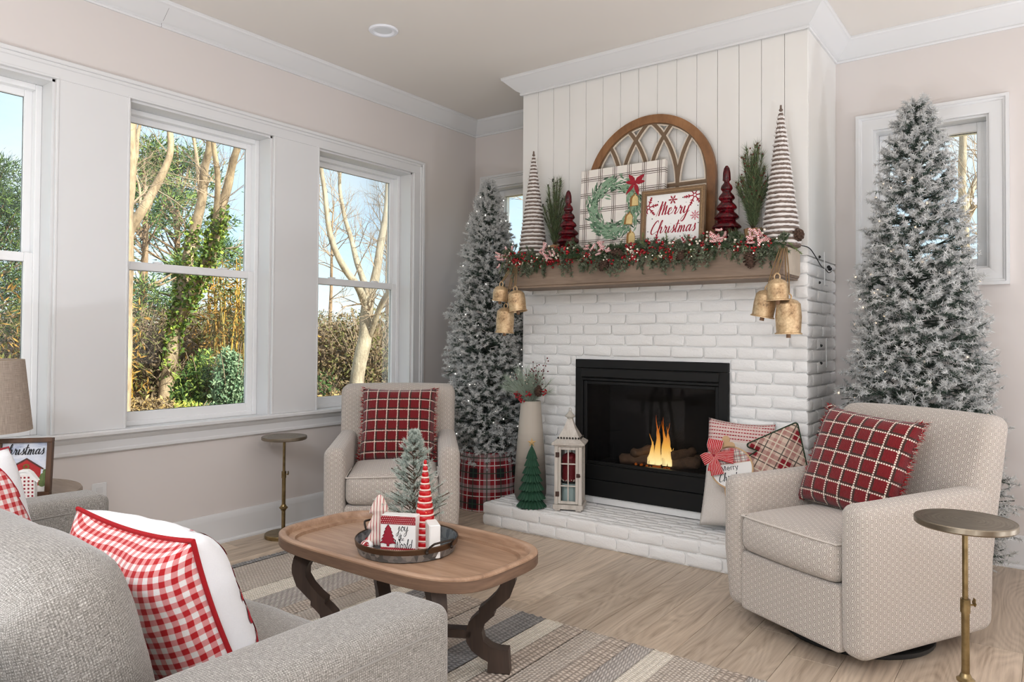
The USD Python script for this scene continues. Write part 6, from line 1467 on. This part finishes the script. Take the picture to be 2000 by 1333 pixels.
A_l1 = [(-17.43, 9.49, 1.32), (-17.46, 9.69, 2.42), (-17.4, 9.84, 3.46), (-17.1, 9.92, 4.48), (-16.82, 9.85, 5.33), (-16.44, 9.75, 5.95), (-16.2, 9.54, 6.91)]
A_l1b = [(-17.09, 9.92, 4.54), (-17.53, 10.07, 5.6), (-17.91, 10.15, 6.34), (-18.36, 10.29, 7.67)]
A_l2 = [(-17.39, 9.52, 1.49), (-16.61, 9.57, 2.38), (-16.08, 9.58, 3.09), (-15.75, 9.56, 3.8), (-15.51, 9.6, 4.5), (-15.17, 9.59, 5.18), (-14.87, 9.55, 5.6), (-14.48, 9.57, 6.59)]
A_l2b = [(-15.89, 9.59, 3.57), (-15.48, 9.38, 4.23), (-15.11, 9.14, 4.97), (-14.79, 8.86, 5.78), (-14.44, 8.73, 6.58)]
ta, ba = traced_tree('ivy_tree', 'pale forked tree with ivy climbing its trunk, outside the middle window', [(A_trunk, .17, .17), (A_l1, .16, .07), (A_l1b, .06, .03), (A_l2, .15, .06), (A_l2b, .08, .04)], BK1, rng, 2, 1.3, 9)
def ivy(curve, lo, hi, n_, spread, rng):
    p = catmull(np.array(curve)-ba, 12); i = (rng.uniform(lo, hi, n_)*(len(p)-1)).astype(int); q = p[i]+unit(rng.normal(size=(n_, 3)))*rng.uniform(.5, 1, n_)[:, None]*spread
    return q, unit(rng.normal(size=(n_, 3))+np.array([.6, -.3, -.2]))
qs = [ivy(A_trunk, .35, 1, 700, .24, rng), ivy(A_l1, 0, .42, 1000, .22, rng), ivy(A_l2, 0, .50, 1400, .24, rng)]
p, d = np.vstack([q[0] for q in qs]), np.vstack([q[1] for q in qs]); h_ = rng.random(len(p)) < .6
ta.add('ivy', leaves(p[h_], d[h_], .11, .10, rng), IVY1, False, kind='stuff'); ta.add('ivy', leaves(p[~h_], d[~h_], .11, .10, rng), IVY2, False, kind='stuff', label='lighter ivy leaves')
B_ = [(-14.49, 6.69, -0.6), (-14.4, 6.73, 2.43), (-14.28, 6.8, 3.12), (-14.08, 6.94, 3.57), (-14.06, 7.2, 4.07), (-13.97, 7.38, 4.58), (-14.0, 7.47, 5.01), (-14.06, 7.54, 5.96)]
traced_tree('leaning_tree', 'thin pale tree leaning right across the middle window', [(B_, .12, .05), ([(-14.08, 6.94, 3.57), (-14.3, 7.0, 4.1), (-14.4, 6.9, 4.6)], .03, .015)], BK1, rng, 2, 1.0, 10)
C_ = [(-12.35, 5.83, -.65), (-12.3, 5.82, 1.66), (-12.26, 5.81, 2.93), (-12.34, 5.87, 3.63), (-12.41, 5.92, 4.34), (-12.46, 6.0, 4.89), (-12.52, 6.06, 5.88)]
traced_tree('near_tree', 'pale thick tree trunk at the left edge of the middle window', [(C_, .13, .08), ([(-12.34, 5.87, 3.72), (-12.59, 6.05, 4.04), (-12.92, 6.29, 4.4), (-13.43, 6.64, 5.22)], .05, .03)], BK1, rng, 2, 1.0, 8)
S_trunk = [(-12.35, 10.8, -.62), (-12.25, 10.85, 0.49), (-12.14, 10.92, 1.17), (-12.08, 10.95, 1.73), (-12.06, 10.96, 2.07)]
S_l = [[(-12.06, 10.96, 2.01), (-12.09, 11.18, 2.54), (-12.14, 11.38, 3.25), (-12.13, 11.49, 3.85), (-12.15, 11.59, 4.57), (-12.22, 11.76, 6.03)], [(-12.1, 10.94, 1.84), (-12.01, 10.62, 2.25), (-12.05, 10.33, 2.59), (-12.12, 10.02, 3.11), (-12.17, 9.85, 3.74), (-12.22, 9.79, 4.49), (-12.32, 9.7, 5.67)], [(-12.07, 10.95, 2.13), (-12.55, 11.08, 2.79), (-12.91, 11.18, 3.4), (-13.18, 11.21, 4.03), (-13.42, 11.27, 4.78), (-13.46, 11.34, 6.02)], [(-12.05, 10.98, 1.2), (-11.54, 10.85, 1.9), (-11.03, 10.72, 2.3), (-10.55, 10.69, 2.86)]]
traced_tree('sycamore', 'bare many-limbed pale tree outside the window nearest the corner', [(S_trunk, .16, .14)]+[(c, r, r*.4) for c, r in zip(S_l, (.11, .09, .075, .07))], BK3, rng, 2, 1.25, 11)
Rt = [(-0.83, 10.62, -.8), (-0.83, 10.58, 1.36), (-0.84, 10.55, 2.69), (-0.85, 10.53, 3.33), (-0.86, 10.51, 3.9), (-0.87, 10.48, 5.4)]
traced_tree('back_tree', 'bare pale tree outside the window behind the tall right tree', [(Rt, .055, .04), ([(-0.84, 10.55, 2.63), (-0.7, 10.27, 2.83), (-0.59, 10.11, 2.64), (-0.41, 9.88, 2.39)], .04, .02), ([(-0.83, 10.55, 2.76), (-0.78, 10.96, 3.14), (-0.69, 11.39, 3.47), (-0.49, 11.91, 3.82)], .045, .02)], BK3, rng, 2, 1.1, 12)
# evergreens
def pine(label, base, H, clumps_, ln_, mats, seed, trunk_r=.16, name='pine_tree', nper=150, crown=1.):
    t = Thing(name, label, 'tree', base); rng = np.random.default_rng(seed); tr_ = np.array([(0, 0, 0), (.1, 0, H*.35), (.0, .1, H*.7), (.05, 0, H*.98)]); t.add('trunk', tube(catmull(tr_, 6), np.linspace(trunk_r, trunk_r*.25, 19), 9), BK2, True)
    br, P, D = [], [], []
    for c, s in clumps_:
        c = np.array(c); z = min(c[2]*.86, H*.95); br.append(tube(catmull([(0, 0, z*.9), tuple(c*.5+np.array([0, 0, z*.42])), tuple(c)], 4), np.linspace(trunk_r*.28, .012, 9), 5, False))
        m = int(nper*s*s*4); q = c+rng.normal(0, 1, (m, 3))*np.array([1, 1, .62])*s*.5; P.append(q); D.append(unit((q-c)*1.2/s+rng.normal(0, .5, (m, 3))+np.array([0, 0, .25])))
    t.add('boughs', cat(br), BK2, False, kind='stuff'); P, D = np.vstack(P), np.vstack(D); u_ = rng.random(len(P)) < .55
    for sel, m, nm in ((u_, mats[0], 'needles'), (~u_, mats[1], 'light_needles')): t.add(nm, needles(P[sel], D[sel], ln_*rng.uniform(.6, 1.2, sel.sum()), ln_*.16, rng), m, False, kind='stuff')
    return t
PN1, PN2, CD1, CD2 = plain('pine_green', srgb(58, 86, 50), .85, .3, .8), plain('pine_green_light', srgb(124, 144, 72), .85, .3, .8), plain('cedar_dark', srgb(44, 70, 42), .85, .4, .8), plain('cedar_light', srgb(96, 118, 58), .85, .4, .8)
rng = np.random.default_rng(12); cl = []
for k in range(64):
    z = rng.uniform(2.6, 8.2); r = (1-((z-2)/7)**1.6)*3.0+.35; a = rng.uniform(0, 2*PI); cl.append(((math.cos(a)*r*rng.uniform(.3, 1), math.sin(a)*r*rng.uniform(.3, 1), z), rng.uniform(.45, .75)))
pine('tall green pine behind the ivy-clad tree, middle window', (-25.1, 13.6, -.45), 8.6, cl, .26, (PN1, PN2), 5)
cl = [((x, y, z), s) for (x, y, z), s in cl[:34]]
pine('shorter green pine left of the tall one, middle window', (-22.2, 11.0, -.5), 6.8, [((c[0]*.75, c[1]*.75, c[2]*.80), s*.9) for c, s in cl], .24, (PN1, PN2), 6)
rng = np.random.default_rng(13); cl = []
for k in range(120):
    z = rng.uniform(.3, 6.2); r = 1.9*(1-(z/6.9)**2.2)+.2; a = rng.uniform(0, 2*PI); cl.append(((math.cos(a)*r*rng.uniform(.5, 1), math.sin(a)*r*rng.uniform(.5, 1), z), rng.uniform(.45, .7)))
pine('broad dark green cedar outside the leftmost window', (-22.6, 7.0, -.6), 6.4, cl, .17, (CD1, CD2), 7, .14, 'cedar_tree', 260)
# shrubs, bamboo, brush
def shrub(name, label, base, size, m1, m2, n_, leaf, seed, stems=26, cat_='shrub', group=None):
    t = Thing(name, label, cat_, base, group=group); rng = np.random.default_rng(seed); sx, sy, sz = size; st = []
    for k in range(stems): e = np.array([rng.normal(0, sx*.4), rng.normal(0, sy*.4), sz*rng.uniform(.5, 1)]); st.append(tube(catmull([(e[0]*.2, e[1]*.2, 0), tuple(e*.6+np.array([0, 0, .05])), tuple(e)], 4), np.linspace(.02, .006, 9), 3, False))
    t.add('stems', cat(st), TWIG, False, kind='stuff'); q = unit(rng.normal(size=(n_, 3)))*(rng.random(n_)**.45)[:, None]; q[:, 2] = np.abs(q[:, 2]); q = q*np.array([sx, sy, sz]); q += (meshkit.noise(q*1.7+seed, 2)[:, None]-.5)*.5*np.array([sx, sy, sz*.3]); q[:, 2] = np.maximum(q[:, 2], .02); u_ = rng.random(n_) < .55; d = unit(rng.normal(size=(n_, 3))+np.array([0, 0, .3]))
    for sel, m, nm in ((u_, m1, 'leaves'), (~u_, m2, 'light_leaves')): t.add(nm, leaves(q[sel], d[sel], leaf*rng.uniform(.6, 1.3, sel.sum()), leaf*.42, rng), m, False, kind='stuff')
    return t
LG1, LG2, LB1, LB2 = plain('shrub_green', srgb(70, 96, 44), .8, .35, 1.5), plain('shrub_green_light', srgb(132, 148, 66), .8, .3, 1.5), plain('shrub_blue', srgb(92, 120, 88), .8, .3, 1.5), plain('shrub_blue_light', srgb(140, 160, 124), .8, .3, 1.5)
DR1, DR2 = plain('dry_brush', srgb(124, 104, 78), .9, .4, 1.5), plain('dry_brush_light', srgb(182, 152, 100), .9, .3, 1.5)
shrub('evergreen_shrub', 'mid green leafy shrub right of the ivy trunk, middle window', (-14.98, 8.85, -.68), (.75, .75, 1.55), LG1, LG2, 5200, .12, 21)
shrub('blue_shrub', 'blue-green soft shrub near the right side of the middle window', (-13.9, 8.8, -.68), (.42, .42, 1.75), LB1, LB2, 4200, .11, 22)
shrub('yellow_shrub', 'low yellow-green shrub at the foot of the ivy trunk', (-14.0, 8.05, -.68), (.55, .55, .55), LG2, plain('yellow_leaf', srgb(196, 186, 84), .8, .3, 1.5), 2200, .10, 23)
shrub('green_shrub', 'rounded green shrub at the bottom of the corner window', (-12.9, 10.4, -.68), (.55, .55, 1.1), LG1, DR1, 2600, .11, 24)
shrub('dry_shrub', 'tangle of dry golden brush at the bottom of the corner window', (-11.6, 10.1, -.68), (1.3, .9, .75), DR2, DR1, 5200, .14, 25)
shrub('dry_shrub', 'low dry brown brush at the bottom left of the middle window', (-14.6, 7.1, -.68), (1.3, 1.0, .6), DR1, DR2, 5200, .12, 26)
shrub('dry_shrub', 'low dry brush at the bottom right of the middle window', (-13.0, 8.5, -.68), (.9, .9, .45), DR2, LG2, 3200, .11, 27)
shrub('green_shrub', 'bright green sapling at the foot of the leftmost window', (-13.6, 4.6, -.68), (1.0, .9, 1.0), LG1, LG2, 3600, .12, 28)
BAM = plain('golden_bamboo', srgb(214, 156, 62), .5, .2, 2.); BAM2 = plain('olive_bamboo', srgb(150, 132, 70), .5, .2, 2.)
def bamboo(label, base, w, n_, H, seed, lm=(LG1, LG2)):
    t = Thing('bamboo_clump', label, 'bamboo', base); rng = np.random.default_rng(seed); LPb, LDb = [], []
    for k in range(n_):
        x, y = rng.uniform(-w, w), rng.uniform(-.9, .9); h = H*rng.uniform(.75, 1.1); ln_ = rng.normal(0, .18, 2); p = catmull([(x, y, 0), (x+ln_[0]*.3, y+ln_[1]*.3, h*.5), (x+ln_[0], y+ln_[1], h)], 5); t.add('culm', tube(p, np.linspace(.032, .012, len(p)), 5, False), BAM if rng.random() < .6 else BAM2, True)
        m = 120; i = (rng.uniform(.12, 1, m)*(len(p)-1)).astype(int); LPb.append(p[i]+rng.normal(0, .30, (m, 3))); LDb.append(unit(rng.normal(size=(m, 3))+np.array([.3, -.1, -.3])))
    P, D = np.vstack(LPb), np.vstack(LDb); u_ = rng.random(len(P)) < .55; t.add('leaves', leaves(P[u_], D[u_], .20, .045, rng), lm[0], False, kind='stuff'); t.add('dry_leaves', leaves(P[~u_], D[~u_], .20, .045, rng), lm[1], False, kind='stuff')
bamboo('golden bamboo clump left of the ivy trunk, middle window', (-18.0, 7.55, -.66), 1.0, 30, 3.6, 31, (plain('bamboo_leaf', srgb(98, 98, 44), .8, .4, 1.5), plain('bamboo_leaf_dry', srgb(170, 128, 58), .8, .4, 1.5)))
bamboo('golden bamboo clump right of the ivy trunk, middle window', (-17.2, 11.3, -.66), 1.3, 30, 3.6, 32, (plain('bamboo_leaf', srgb(98, 98, 44), .8, .4, 1.5), plain('bamboo_leaf_dry', srgb(170, 128, 58), .8, .4, 1.5)))
bamboo('golden bamboo clump behind the leftmost window sill', (-19.0, 5.6, -.66), 1.2, 16, 2.2, 33, (plain('bamboo_leaf', srgb(98, 98, 44), .8, .4, 1.5), plain('bamboo_leaf_dry', srgb(170, 128, 58), .8, .4, 1.5)))
# the woods behind: bare trees of four builds, and brush under them
rng = np.random.default_rng(55); protos = []
GRPT = 'bare winter trees of the woods outside'
def wood_tree(seed, H, r):
    t = Thing('winter_tree', 'bare brown winter tree in the woods outside the windows', 'tree', (0, 0, 0), group=GRPT); g = np.random.default_rng(seed); out = []; p = catmull([(0, 0, 0), (g.normal(0, .2), g.normal(0, .2), H*.4), (g.normal(0, .5), g.normal(0, .5), H*.8), (g.normal(0, .7), g.normal(0, .7), H)], 6)
    t.add('trunk', tube(p, np.linspace(r, r*.2, len(p)), 7), BK2, True)
    for k in range(13):
        i = int(g.uniform(.30, .98)*(len(p)-2)); d = unit(np.array([g.normal(), g.normal(), .75])); grow(p[i], d, H*.26*g.uniform(.6, 1.1), r*.25, 2, g, out, .55, .3, 4)
    t.add('twigs', cat(out), TWIG, False, kind='stuff'); return t
spots = []
for k in range(26):
    a = math.radians(rng.uniform(30, 78)); r = rng.uniform(38, 70); spots += [(-math.sin(a)*r, math.cos(a)*r)] if not 52 < math.degrees(a) < 66 else []
for k in range(4):
    a = math.radians(rng.uniform(-6, 34)); r = rng.uniform(22, 44); spots.append((-math.sin(a)*r, math.cos(a)*r))
for k, (x, y) in enumerate(spots):
    z = -.75+min(3, max(0, (math.hypot(x+1, y-1)-16)/40))
    if k < 4: protos.append(wood_tree(600+k, (9.0, 10.5, 7.5, 11)[k], (.13, .15, .11, .16)[k])); stage.GetPrimAtPath(protos[-1].path).GetAttribute('xformOp:transform').Set(gf(mat4((x, y, z))))
    else: protos[k % 4].dup('bare brown winter tree in the woods outside the windows', (x, y, z), rng.uniform(0, 6))
bp_ = []
for k in range(40):
    a = math.radians(26+56*(k+.5)/40); r = (24, 29, 36)[k % 3]+rng.uniform(-2, 2); x, y = -math.sin(a)*r, math.cos(a)*r; z = -.75+max(0, (math.hypot(x+1, y-1)-16)/40)
    if k < 2: bp_.append(shrub('brush_thicket', 'brown winter brush at the edge of the woods outside', (x, y, z), (1.9, 1.9, 2.3+.5*k), DR1, (plain('brush_grey', srgb(140, 120, 98), .9, .3, 1.5), plain('brush_olive', srgb(112, 108, 64), .9, .3, 1.5))[k], 5200, .15, 700+k, 120, 'brush', 'winter brush at the edge of the woods'))
    else: bp_[k % 2].dup('brown winter brush at the edge of the woods outside', (x, y, z), rng.uniform(0, 6))
